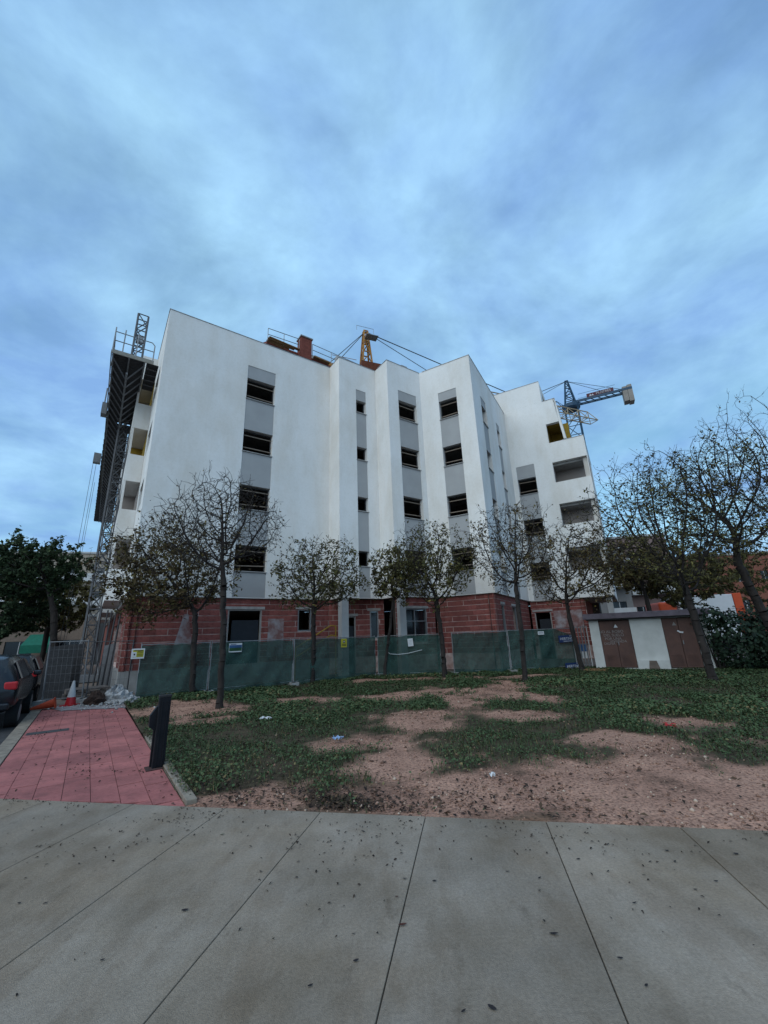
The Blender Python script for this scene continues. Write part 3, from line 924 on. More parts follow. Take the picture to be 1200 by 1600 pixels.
wall('facade_wall', P[6], d6, d6.length, ZB, ZT, [op1, op2], wm); coping(P[6], d6, d6.length, ZT, e0=-0.345, e1=0.3)
# D: the right wing, stepped terraces and open balconies
d7 = (P[8] - P[7]).normalized()
S7 = P[7] - d7 * 3.0
LD = (P[8] - P[7]).length + 3.0
def uD(x):
    return (x - P[7].x) / d7.x + 3.0
op = strip(S7, d7, 3.31, 4.50, 12.42, HEAD[1:], 1.16)
u_a, u_b, u_c, u_d = uD(11.22), uD(11.92), uD(12.14), LD
bal = [(u_a, u_d - 0.035, 13.62 - 1.42 - 2.87 * k - 1.40, 13.62 - 1.42 - 2.87 * k) for k in range(0, 3)]
wall('facade_wall', S7, d7, u_b + 0.0, 13.62, 16.78, [(u_a, u_b + .1, 13.71, 15.02), (u_a, u_b + .1, 13.62, 13.71)], wm, caps=(True, True, False, True))
wall('facade_wall', S7, d7, uD(11.20), 16.782, ZT2, [], wm, caps=(False, True, False, True))
wall('facade_wall', S7, d7, LD, ZB, 13.618, [op] + [(u, v, max(za, ZB + .9), zb) for (u, v, za, zb) in bal], wm, caps=(True, True, False, False))
coping(S7, d7, uD(11.20), ZT2); coping(S7 + d7 * uD(11.20), d7, u_b - uD(11.20), 16.784); coping(S7 + d7 * uD(11.95), d7, LD - uD(11.95), 13.62)
# slanted end wall of the top terrace and return faces of the wing
mb = MB()
q0, q1 = S7 + d7 * u_b, S7 + d7 * (u_c + 0.02)
ndd = Vector((d7.y, -d7.x, 0))
mb.add([q0 + Z * 16.78, q0 - ndd * 2.2 + Z * 16.78, q1 + Z * 13.7, q1 - ndd * 2.2 + Z * 13.7,
        q0 - d7 * .14 + Z * 16.78, q0 - d7 * .14 - ndd * 2.2 + Z * 16.78, q1 - d7 * .14 + Z * 13.7, q1 - d7 * .14 - ndd * 2.2 + Z * 13.7],
       [(0, 2, 3, 1), (4, 5, 7, 6), (0, 4, 6, 2), (1, 3, 7, 5), (0, 1, 5, 4), (2, 6, 7, 3)])
mb.build('terrace_end_wall', WHITE, bld)
# ochre lined recess of the top terrace
mb = MB()
mb.obox(S7 + d7 * (u_a + u_b) / 2 - ndd * 2.05 + Z * 14.6, d7 * (u_b - u_a + 0.9), ndd * 0.1, Z * 2.2)
mb.obox(S7 + d7 * (u_a - 0.03) - ndd * 1.15 + Z * 14.5, d7 * 0.05, ndd * 1.7, Z * 2.0)
mb.obox(S7 + d7 * (u_a + u_b) / 2 - ndd * 1.16 + Z * 15.10, d7 * (u_b - u_a + 0.2), ndd * 1.66, Z * 0.1)
mb.build('terrace_lining', OCHRE, bld)
# tower side (return of the stair volume) and end of wing
wall('facade_wall', S7 + d7 * uD(11.2), c_, 4.0, 16.783, ZT2, [(0.9, 2.0, 16.9, 17.9)], wm)
wall('facade_wall', P[8], c_, 6.0, ZB, 13.617, [(0.25, 2.6, z0_, z1_) for (_, _, z0_, z1_) in [(0, 0, max(b[2], ZB + .9), b[3]) for b in bal]], wm)
coping(P[8], c_, 6.0, 13.62)
# balcony floors, ceilings and back walls (taupe)
for k, (ua, ub, za, zb) in enumerate(bal):
    mb = MB()
    mb.obox(S7 + d7 * (ua + ub) / 2 - ndd * 1.60 + Z * (za + zb) / 2, d7 * (ub - ua + 0.1), ndd * 0.08, Z * (zb - za + 1.0))
    mb.obox(S7 + d7 * (ua + ub) / 2 - ndd * 0.95 + Z * (zb + 0.06), d7 * (ub - ua - 0.02 + 0.05), ndd * 1.22, Z * 0.1)
    mb.obox(S7 + d7 * (ua - 0.05) - ndd * 0.95 + Z * (za + zb) / 2, d7 * 0.08, ndd * 1.22, Z * (zb - za + 0.3))
    mb.obox(S7 + d7 * (ua + ub) / 2 - ndd * 0.95 + Z * (za - 0.9), d7 * (ub - ua), ndd * 1.22, Z * 0.1)
    mb.build('balcony_recess', TAUPE, bld)
# perimeter walls out of sight, roof and floor slabs
back = [P[8] + c_ * 6, P[7] + c_ * 6 + d7 * 0.4, F(16, 8.6), F(11, 8.6), F(11, 31), F(0, 31)]
ring = [P[8] + c_ * 6] + back[1:]
for p, q in zip(ring[:-1], ring[1:]):
    d = q - p
    wall('rear_wall', p, d, d.length, ZB, 13.6 if p is ring[0] else ZT, [], wm)
# L: street side, seen along its length
slv = [(29.95 - 3.6, 29.95 - 1.6, h - 1.30, h + 0.12) for h in HEAD]
dL = P[0] - F(0, 31)
opsL = []
for hz in HEAD:
    opsL.append((31 - 3.3, 31 - 1.35, hz - 1.15, hz + 0.05))
bays = [(4.0, 9.2), (12.0, 17.2), (20.0, 25.2)]
wall('street_wall', F(0, 31), dL, 31, ZB, ZT, opsL, wm)
coping(F(0, 31), dL, 31, ZT)
for k, hz in enumerate(HEAD):
    mb = MB()
    mb.obox(F(0.14, 2.32, hz - 0.5), l_ * 1.9, a_ * 0.03, Z * 1.12)
    w = mb.build('window', GLASSD, bld)
# projecting balcony bays on the street side
for (da, db) in bays:
    for k in range(5):
        zt = 13.62 - 2.87 * k + 2.87
        mb = MB()
        za, zb = zt - 1.42, min(zt, ZT - 0.05)
        # parapet: three sides and the floor
        if zt > ZB + 1:
            mb.obox(F(-0.305, da + 0.06, (za + zb) / 2), a_ * 0.60, l_ * 0.12, Z * (zb - za))
            mb.obox(F(-0.66, (da + db) / 2, (za + zb) / 2), a_ * 0.11, l_ * (db - da), Z * (zb - za))
            mb.obox(F(-0.305, db - 0.06, (za + zb) / 2), a_ * 0.60, l_ * 0.12, Z * (zb - za))
            mb.obox(F(-0.305, (da + db) / 2, za + 0.10), a_ * 0.6, l_ * (db - da - 0.25), Z * 0.16)
            mb.build('balcony_parapet', WHITE, bld)
        if k < 4 and zt - 2.87 > 0:
            mb = MB()
            lining = OCHRE if k < 2 else TAUPE
            mb.obox(F(-0.33, da + 2.6, za - 0.73), a_ * 0.62, l_ * 0.06, Z * 1.42)
            mb.obox(F(-0.012, (da + db) / 2, za - 0.73), a_ * 0.02, l_ * (db - da - 0.3), Z * 1.42)
            mb.build('balcony_recess', lining, bld)
            mb = MB()
            mb.obox(F(-0.66, da + 0.12, za - 0.73), a_ * 0.10, l_ * 0.22, Z * 1.45)
            mb.build('balcony_pier', WHITE, bld)
# floor slabs and roof
def inset(poly, dist):
    n = len(poly); outp = []
    for i in range(n):
        p, c, q = poly[i - 1], poly[i], poly[(i + 1) % n]
        e1_, e2_ = (c - p).normalized(), (q - c).normalized()
        n1_, n2_ = Vector((-e1_.y, e1_.x, 0)), Vector((-e2_.y, e2_.x, 0))
        bis = (n1_ + n2_)
        k = dist / max(0.35, (1 + n1_.dot(n2_)) / 1.0)
        outp.append(c + bis * k)
    return outp
outline = P[:8] + [P[8]] + back
inn = inset(outline, 0.302)
for k, zf in enumerate([3.45, 6.3, 9.17, 12.04, 14.95]):
    use = inn
    mb = MB()
    zz = zf if k < 4 else 14.91
    cutpoly = inn
    if k == 4:
        zz = 15.2
        cutpoly = inset(P[:8] + [P[7] + c_ * 6] + back[2:], 0.302)
    mb.prism([(p.x, p.y) for p in cutpoly], zz, zz + 0.25)
    mb.build('floor_slab' if k < 4 else 'roof_slab', CONC, bld)
# inner partitions
for (p, q) in ((F(0.4, 3.6), F(10.5, 3.6)), (F(6.6, 0.35), F(6.6, 3.5)), (F(2.2, 0.35), F(2.2, 3.5)), (P[4] + l_ * 3.6 - a_ * 1.5, P[5] + l_ * 3.4 + a_ * 3), (P[6] + c_ * 3.6 - b_ * 0.4, P[6] + c_ * 3.6 - b_ * 2.8)):
    mb = MB()
    mb.bar(p + Z * 9.4, q + Z * 9.4, 0.12, 11.4)
    mb.build('partition_wall', RAW, bld)

# ground floor: mortar backing with proud clay blocks
unit_brick = MB(); unit_brick.obox((0, 0, 0), (1, 0, 0), (0, 1, 0), (0, 0, 1))
ub = unit_brick.build('brick', BRICK, bld)
brick_me = ub.data
bpy.data.objects.remove(ub)
BRICK_SPECS = []
def brick_wall(S, D, length, openings, z0=0.0, z1=ZB - 0.02, rec=0.10):
    D = Vector(D).normalized(); Nn = Vector((D.y, -D.x, 0))
    S = S - Nn * rec
    wall('brick_wall_core', S - Nn * 0.014, D, length, z0, z1, openings, [MORTAR, RAW], thick=0.24)
    CH, BL, J = 0.245, 0.42, 0.030
    zc = z0 if z0 > 0.1 else 0.74
    row = 0
    while zc + 0.1 < z1:
        zt = min(zc + CH - J, z1 - 0.01)
        u = 0.006 - (BL / 2 if row % 2 else 0)
        while u < length - 0.03:
            ua, ub_ = max(u, 0.006), min(u + BL - (0.004 if rnd.random() < 0.72 else 0.035), length - 0.006)
            spans = [(ua, ub_)]
            for (o0, o1, p0, p1) in openings:
                if p1 <= zc + 0.05 or p0 >= zt - 0.05:
                    continue
                ns = []
                for (x0, x1) in spans:
                    if x1 <= o0 or x0 >= o1:
                        ns.append((x0, x1)); continue
                    if x0 < o0: ns.append((x0, o0 - 0.01))
                    if x1 > o1: ns.append((o1 + 0.01, x1))
                spans = ns
            for (x0, x1) in spans:
                if x1 - x0 > 0.05:
                    c = S + D * (x0 + x1) / 2 - Nn * 0.03 + Z * (zc + zt) / 2
                    BRICK_SPECS.append((c, D, Nn, x1 - x0, zt - zc))
            u += BL
        zc += CH; row += 1
    return S
doorA = (3.67, 5.12, 0.0, 2.95); winA = (6.82, 7.50, 1.98, 2.97)
SA = brick_wall(P[0], a_, LA + 0.05, [doorA, winA])
ga = P[1] - Vector((a_.y, -a_.x, 0)) * 0.10
gb = P[3] + Vector((0.0, 0.25, 0)); dg = gb - ga
SG = brick_wall(P[1] + a_ * 0.0, dg, dg.length, [(0.62, 1.30, 0, 2.62), (2.02, 2.44, 1.55, 2.86)], rec=0.0)
S4 = brick_wall(P[4], d4, d4.length + 0.05, [(0.48, 1.86, 1.30, 2.88)])
S5 = brick_wall(P[5], d5, d5.length - 0.09, [])
S6 = brick_wall(P[6], d6, d6.length, [(1.2, 1.75, 1.4, 2.95), (3.4, 4.3, 1.4, 2.95)])
S7b = brick_wall(P[7], d7, 3.15, [(0.20, 1.15, 0.0, 2.75)], rec=0.10)
SL = brick_wall(F(0, 12), -l_, 11.99, [(1, 4, 0, 2.7), (5.5, 8.0, 0.9, 2.7), (9.4, 11.0, 0.9, 2.7)], rec=0.10)
for (p, q) in ((P[8] + c_ * 6 - d7 * 1.2, P[7] + c_ * 6), (P[7] + c_ * 6, back[2]), (back[2], back[3]), (back[3], back[4]), (back[4], F(0.1, 31)), (F(0.1, 31), F(0.1, 12)), (P[7] + d7 * 3.1, P[7] + d7 * 3.1 + c_ * 6)):
    d = q - p
    wall('rear_brick_wall', p, d, d.length, 0, ZB - 0.02, [], [ROOFR, RAW], thick=0.2)
# the blocks that show above the net become parts, the rest one joined part
BRICK_SPECS.sort(key=lambda s: ((s[0].z < 1.30) or (s[0] - F(0, 3)).dot(a_) < 0.0, (s[0] - Vector((0, 0, 1.6))).length))
rest = MB()
for i, (c, D, Nn, ln, ht) in enumerate(BRICK_SPECS):
    pr = rnd.uniform(-0.004, 0.006)
    if i < 300:
        o = bpy.data.objects.new('brick', brick_me)
        col.objects.link(o)
        o.parent = bld
        o.matrix_parent_inverse = bld.matrix_world.inverted()
        mw = Matrix.Identity(4)
        cc = c + Nn * pr
        for k in range(3):
            mw[k][0], mw[k][1], mw[k][2] = D[k] * ln, -Nn[k] * 0.06, (0, 0, 1)[k] * ht
        mw.translation = cc
        o.matrix_basis = mw
    else:
        rest.obox(c + Nn * pr, D * ln, Nn * 0.06, Z * ht)
tag(rest.build('brickwork', BRICK, bld), kind='stuff')
# pale render smears and lintels
def patch(S, D, u0, u1, z0, z1, m, name, out=0.012, th=0.02):
    D = Vector(D).normalized(); Nn = Vector((D.y, -D.x, 0))
    mb = MB()
    mb.obox(S + D * (u0 + u1) / 2 + Nn * (out - th / 2) + Z * (z0 + z1) / 2, D * (u1 - u0), Nn * th, Z * (z1 - z0))
    return mb.build(name, m, bld)
SMEAR = mat('mortar_smear', (0.36, 0.32, 0.33), 0.95, base2=(0.22, 0.11, 0.10), scale=2.2, lo=0.4, hi=0.6)
LINT = mat('pale_lintel', (0.44, 0.42, 0.40), 0.9, var=0.3, scale=4)
for (S, D, op) in ((SA, a_, doorA), (SA, a_, winA), (SG, dg, (0.62, 1.30, 0, 2.62)), (SG, dg, (2.02, 2.44, 1.55, 2.86)), (S4, d4, (0.48, 1.86, 1.30, 2.88)), (S7b, d7, (0.2, 1.15, 0, 2.75)), (S6, d6, (1.2, 1.75, 1.4, 2.95)), (S6, d6, (3.4, 4.3, 1.4, 2.95))):
    D = Vector(D).normalized(); Nn = Vector((D.y, -D.x, 0))
    patch(S, D, op[0] - 0.12, op[1] + 0.12, op[3] + 0.003, op[3] + 0.12, LINT, 'lintel', 0.02, 0.05)
    mb = MB()
    for u in (op[0] + 0.03, op[1] - 0.03):
        mb.obox(S + D * u - Nn * 0.06 + Z * (op[2] + op[3]) / 2, D * 0.055, Nn * 0.09, Z * (op[3] - op[2] - 0.01))
    mb.obox(S + D * (op[0] + op[1]) / 2 - Nn * 0.06 + Z * (op[3] - 0.03), D * (op[1] - op[0] - 0.12), Nn * 0.09, Z * 0.05)
    if op[2] > 0:
        mb.obox(S + D * (op[0] + op[1]) / 2 - Nn * 0.06 + Z * (op[2] + 0.03), D * (op[1] - op[0] - 0.12), Nn * 0.09, Z * 0.05)
    if op[1] - op[0] > 1.2 and op[2] > 0:
        mb.obox(S + D * ((op[0] + op[1]) / 2 - 0.05) - Nn * 0.06 + Z * (op[2] + op[3]) / 2, D * 0.05, Nn * 0.07, Z * (op[3] - op[2] - 0.12))
        mb.obox(S + D * (op[0] + op[1]) / 2 - Nn * 0.06 + Z * (op[2] + 0.62 * (op[3] - op[2])), D * (op[1] - op[0] - 0.12), Nn * 0.06, Z * 0.045)
    fr = mb.build('door_frame' if op[2] == 0 else 'window_frame', ALUM if op[2] > 0 else mat('pale_door_frame', (0.34, 0.32, 0.30), 0.8, var=0.2), bld)
    if op[2] == 0 or op[1] - op[0] > 1.2 or op[1] - op[0] < 0.6:
        mb = MB()
        hi = op[3] - (0.42 if op[2] == 0 else 0.06)
        mb.obox(S + D * ((op[0] + op[1]) / 2 + (0.06 if op[2] == 0 else 0)) - Nn * 0.12 + Z * (op[2] + hi) / 2, D * (op[1] - op[0] - (0.30 if op[2] == 0 else 0.12)), Nn * 0.02, Z * (hi - op[2] - 0.06))
        mb.build('board_panel' if op[2] == 0 else 'pane', mat('dark_blue_board', (0.020, 0.024, 0.032), 0.6, var=0.2) if op[2] == 0 else GLASSD, fr)
# wedge-shaped pale runs of mortar under the slab
def wedge(S, D, u, w0_, w1_, z0, z1):
    D = Vector(D).normalized(); Nn = Vector((D.y, -D.x, 0))
    mb = MB()
    f = S + Nn * 0.012
    mb.add([f + D * (u - w1_ / 2) + Z * z0, f + D * (u + w1_ / 2) + Z * z0, f + D * (u + w0_ / 2) + Z * z1, f + D * (u - w0_ / 2) + Z * z1], [(0, 1, 2, 3)])
    mb.build('mortar_run', SMEAR, bld)
wedge(SA, a_, 2.05, 0.16, 0.95, 0.9, 2.75)
patch(SA, a_, 5.42, 6.15, 1.0, 2.55, SMEAR, 'mortar_run', 0.011, 0.006)
patch(S7b, d7, 1.3, 2.9, 1.75, 2.75, SMEAR, 'mortar_run', 0.011, 0.006)
# concrete plinth, white pillars, handrail
for (S, D, L) in ((P[0], a_, LA), (F(0, 12), -l_, 12.0)):
    Dn = Vector(D).normalized(); Nn = Vector((Dn.y, -Dn.x, 0))
    mb = MB()
    mb.obox(S + Dn * L / 2 - Nn * 0.10 + Z * 0.30, Dn * L, Nn * 0.205, Z * 0.86)
    mb.build('plinth', CONC, bld)
for (c, w, dd) in ((P[2] + Vector((0.14, 0.18, 0)), 0.36, d2), (P[4] + Vector((0.16, 0.16, 0)), 0.36, d4)):
    Dn = Vector(dd).normalized(); Nn = Vector((Dn.y, -Dn.x, 0))
    mb = MB()
    mb.obox(c + Z * (ZB / 2 - 0.01), Dn * w, Nn * w, Z * (ZB - 0.02))
    mb.build('pillar', PALEW, bld)
mb = MB()
for dz in (0, 0.42):
    mb.path([P[2] + a_ * -2.2 - l_ * 0.15 + Z * (0.9 + dz * .9), P[2] + a_ * -0.55 - l_ * 0.15 + Z * (1.75 + dz), P[2] + a_ * -0.30 - l_ * 0.15 + Z * (1.72 + dz)], 0.03, 6)
mb.path([P[2] + a_ * -0.30 - l_ * 0.15 + Z * 0.0, P[2] + a_ * -0.30 - l_ * 0.15 + Z * 2.15], 0.03)
mb.path([P[2] + a_ * -2.2 - l_ * 0.15 + Z * 0.0, P[2] + a_ * -2.2 - l_ * 0.15 + Z * 1.3], 0.03)
mb.build('handrail', HANDY, bld)
# soffit of the overhanging wing and the posts under it
mb = MB()
mb.prism([(p.x, p.y) for p in (P[7] + d7 * 0.1, P[8] - d7 * 0.02 + c_ * 0.05, P[8] + c_ * 5.9 - d7 * .02, P[7] + c_ * 5.9)], ZB - 0.06, ZB + 0.02)
mb.build('soffit', TAUPE, bld)
mb = MB()
mb.obox(P[8] - d7 * 0.32 + c_ * 0.3 + Z * 1.68, d7 * 0.3, c_ * 0.3, Z * 3.36)
mb.build('pillar', PALEW, bld)

# roof level: brick attic, chimney, railings, slate stubs
mb = MB()
mb.obox(F(8.4, 5.1, 17.3), a_ * 4.2, l_ * 5.0, Z * 3.5)
at_ = mb.build('attic_wall', ROOFR, bld)
mb = MB()
zz0, zz1 = 18.95, 19.7
pA, pB = F(5.35, 2.4), F(9.5, 2.4)
pa_, pb_ = F(5.35, 4.4), F(9.5, 4.4)
mb.add([pA + Z * zz0, pB + Z * zz0, pb_ + Z * (zz1 + .4), pa_ + Z * (zz1 + .4), pA + Z * (zz0 - .16), pB + Z * (zz0 - .16), pb_ + Z * (zz1 + .24), pa_ + Z * (zz1 + .24)],
       [(0, 1, 2, 3), (7, 6, 5, 4), (0, 4, 5, 1), (1, 5, 6, 2), (2, 6, 7, 3), (3, 7, 4, 0)])
rf = mb.build('attic_roof', ROOFR, bld)
mb = MB()
for k in range(4):
    mb.bar(F(5.3 + 0.02 * k, 2.25 - 0.07 * k, 18.92 + 0.06 * (k % 2)), F(6.4 + 0.3 * k, 2.25 - 0.07 * k, 18.80 + 0.03 * k), 0.2, 0.05)
mb.bar(F(8.4, 2.3, 19.0), F(9.5, 2.3, 18.95), 0.25, 0.1)
mb.build('timber_edge', WOOD, rf)
mb = MB()
mb.obox(F(7.75, 2.3, 19.2), a_ * 0.72, l_ * 0.6, Z * 1.5)
mb.build('chimney', ROOFR, rf)
mb = MB()
mb.obox(F(7.75, 2.3, 19.99), a_ * 0.84, l_ * 0.72, Z * 0.08)
mb.build('chimney_cap', CONC, rf)
def railing(pts, h, post_step, m, parent, r=0.022):
    mb = MB()
    for p, q in zip(pts[:-1], pts[1:]):
        L = (q - p).length
        for f in (1.0, 0.52):
            mb.tube(p + Z * h * f, q + Z * h * f, r, r, 5)
        k = max(1, round(L / post_step))
        for i in range(k + 1):
            c = p.lerp(q, i / k)
            mb.tube(c, c + Z * h, r, r, 5)
    return mb.build('guard_railing', m, parent)
railing([F(5.3, 2.1, 18.75), F(7.3, 2.1, 18.85)], 0.9, 1.0, STEEL, bld)
railing([F(8.2, 2.1, 18.85), F(12.5, 2.6, 19.1)], 0.9, 1.4, STEEL, bld)
mb = MB()
mb.obox(F(8.3, 1.4, 17.55), a_ * 0.95, l_ * 0.4, Z * 0.45)
mb.build('roof_vent_box', STEEL, bld)
for (c, s) in ((P[2] + l_ * 1.2 + a_ * 0.6, 0.3), (P[5] - a_ * 0.3 + l_ * 1.2, 0.45)):
    mb = MB()
    mb.obox(c + Z * 16.9, a_ * s, l_ * s, Z * 1.7)
    mb.build('roof_stub', GREYP, bld)
mb = MB()
mb.obox(P[7] - c_ * 1.2 - b_ * 1.6 + Z * 17.0, b_ * 0.7, c_ * 0.6, Z * 1.9)
mb.build('roof_stub', ROOFR, bld)

# ------------------------------------------------------------------ mast climbing work platform on the street side
mc = thing('mast_climbing_platform', 'tall lattice mast with long dark work platform along the street side', 'work platform', F(-1.0, 8, 0))
mb = MB()
mb.lattice(F(-1.0, 8, 0.3), F(-1.0, 8, 21.9), 0.56, 0.085, 0.05, 27, roll=a_)
mb.build('mast', mat('dark_mast_steel', (0.105, 0.108, 0.118), 0.6, var=0.3), mc)
mb = MB()
mb.obox(F(-1.0, 8, 0.17), a_ * 1.6, l_ * 1.6, Z * 0.3)
for s in (-1, 1):
    mb.bar(F(-1.0 + s * 0.6, 8 - s * .5, 0.3), F(-1.0 + s * 0.28, 8, 2.2), 0.07)
mb.build('base_frame', MGREY, mc)
mb = MB()
mb.lattice(F(-1.0, 24, 0.3), F(-1.0, 24, 20.0), 0.56, 0.075, 0.045, 26, roll=a_)
mb.build('mast', MGREY, mc)
ZP = 14.3
mb = MB()
d = 1.25
while d < 33:
    wl_, wr_ = -1.95 - 0.016 * max(0, d - 6) + 0.03 * (d % 1), (-0.62 if d < 9.5 else -0.80)
    if not (7.5 < d < 8.5):
        mb.obox(F((wl_ + wr_) / 2, d + 0.135, ZP + 0.06 + rnd.uniform(-.012, .012)), a_ * (wr_ - wl_), l_ * 0.25, Z * 0.045)
    else:
        mb.obox(F(-1.68, d + 0.135, ZP + 0.06), a_ * 0.54, l_ * 0.25, Z * 0.045)
    d += 0.27
mb.build('deck_boards', DECK, mc)
# triangular truss with chevrons under the deck
mb = MB()
for a in (-1.9, -1.28, -0.66):
    mb.bar(F(a, 1.25, ZP - 0.02), F(a, 7.5 if a > -1.2 else 33, ZP - 0.02), 0.06)
mb.bar(F(-1.28, 1.6, ZP - 0.62), F(-1.28, 33, ZP - 0.62), 0.08)
mb.build('truss_chord', MGREY, mc)
mb = MB()
d = 1.5
while d < 32.4:
    mb.bar(F(-1.9, d, ZP - 0.05), F(-1.28, d + 0.75, ZP - 0.60), 0.045)
    if d < 7:
        mb.bar(F(-0.66, d, ZP - 0.05), F(-1.28, d + 0.75, ZP - 0.60), 0.045)
    else:
        mb.bar(F(-0.85, d, ZP - 0.05), F(-1.28, d + 0.75, ZP - 0.60), 0.04)
    d += 0.78
mb.build('chevron_bracing', mat('braces_dark_steel', (0.15, 0.15, 0.16), 0.7, var=0.3), mc)
mb = MB()
d = 1.25
while d < 3.7:
    mb.obox(F(-0.33, d + 0.25, ZP + 0.02), a_ * 0.5, l_ * 0.42, Z * 0.05)
    d += 0.5
mb.build('wall_side_extension', DECK, mc)
mb = MB()
mb.obox(F(-1.13, 1.22, ZP + 0.09), a_ * 1.66, l_ * 0.04, Z * 0.2)
mb.obox(F(-1.98, 12, ZP + 0.12), a_ * 0.03, l_ * 21.4, Z * 0.2)
mb.build('toe_board', mat('weathered_toe_board', (0.30, 0.285, 0.25), 0.85, var=0.3), mc)
mb = MB()
A_, B_ = F(-1.95, 1.22, ZP + 0.1), F(-0.35, 1.22, ZP + 0.1)
for f in (1.0, 0.55):
    mb.tube(A_ + Z * 1.05 * f, B_ + Z * 1.05 * f - a_ * 0.12 * (f == 1.0), 0.022, 0.022, 6)
    mb.tube(A_ + Z * 1.05 * f, F(-1.95, 30, ZP + 0.1 + 1.05 * f), 0.022, 0.022, 6)
mb.tube(B_ + Z * 1.05 - a_ * 0.12, B_ + Z * 0.92, 0.022, 0.022, 6)
for p in (A_, A_ + a_ * 0.38, A_ + a_ * 0.9, B_):
    mb.tube(p, p + Z * (1.28 if p != B_ else 0.92), 0.026, 0.026, 6)
for k in range(15):
    p = F(-1.95, 2.5 + k * 2, ZP + 0.1)
    mb.tube(p, p + Z * 1.05, 0.022, 0.022, 5)
mb.build('guard_railing', STEEL, mc)
mb = MB()
mb.obox(F(-1.0, 7.6, ZP + 0.7), a_ * 1.1, l_ * 0.5, Z * 0.9)
mb.obox(F(-1.0, 8.45, ZP + 0.55), a_ * 0.9, l_ * 0.4, Z * 0.7)
mb.build('drive_unit', DSTEEL, mc)
mb = MB()
mb.obox(F(-2.10, 7.2, ZP + 0.1), a_ * 0.26, l_ * 0.5, Z * 0.7)
mb.bar(F(-2.14, 7.2, ZP), F(-2.14, 7.2, ZP + 1.5), 0.05)
mb.build('control_box', MGREY, mc)
mb = MB()
mb.obox(F(-2.30, 14.4, ZP - 0.1), a_ * 0.42, l_ * 0.4, Z * 0.7)
mb.bar(F(-1.95, 14.4, ZP), F(-2.4, 14.4, ZP), 0.07)
mb.build('control_box', MGREY, mc)
mb = MB()
for (a, d) in ((-2.30, 14.4), (-2.48, 14.4), (-2.4, 20)):
    mb.tube(F(a, d, ZP), F(a, d, 0.2), 0.012, 0.012, 5)
mb.build('hanging_rope', DSTEEL, mc)
mb = MB()
mb.obox(F(-1.0, 8, 20.2), a_ * 0.4, l_ * 0.3, Z * 0.5)
mb.obox(F(-1.0, 8, 17.4), a_ * 0.7, l_ * 0.3, Z * 0.25)
mb.build('mast_top_box', PALEW, mc)
for zt in (5.5, 10.5):
    mb = MB()
    for s in (-1, 1):
        mb.tube(F(-1.0 + s * 0.25, 8.2, zt), F(-0.02, 8.2 + s * 0.9, zt), 0.03, 0.03, 5)
    mb.build('wall_tie', STEEL, mc)

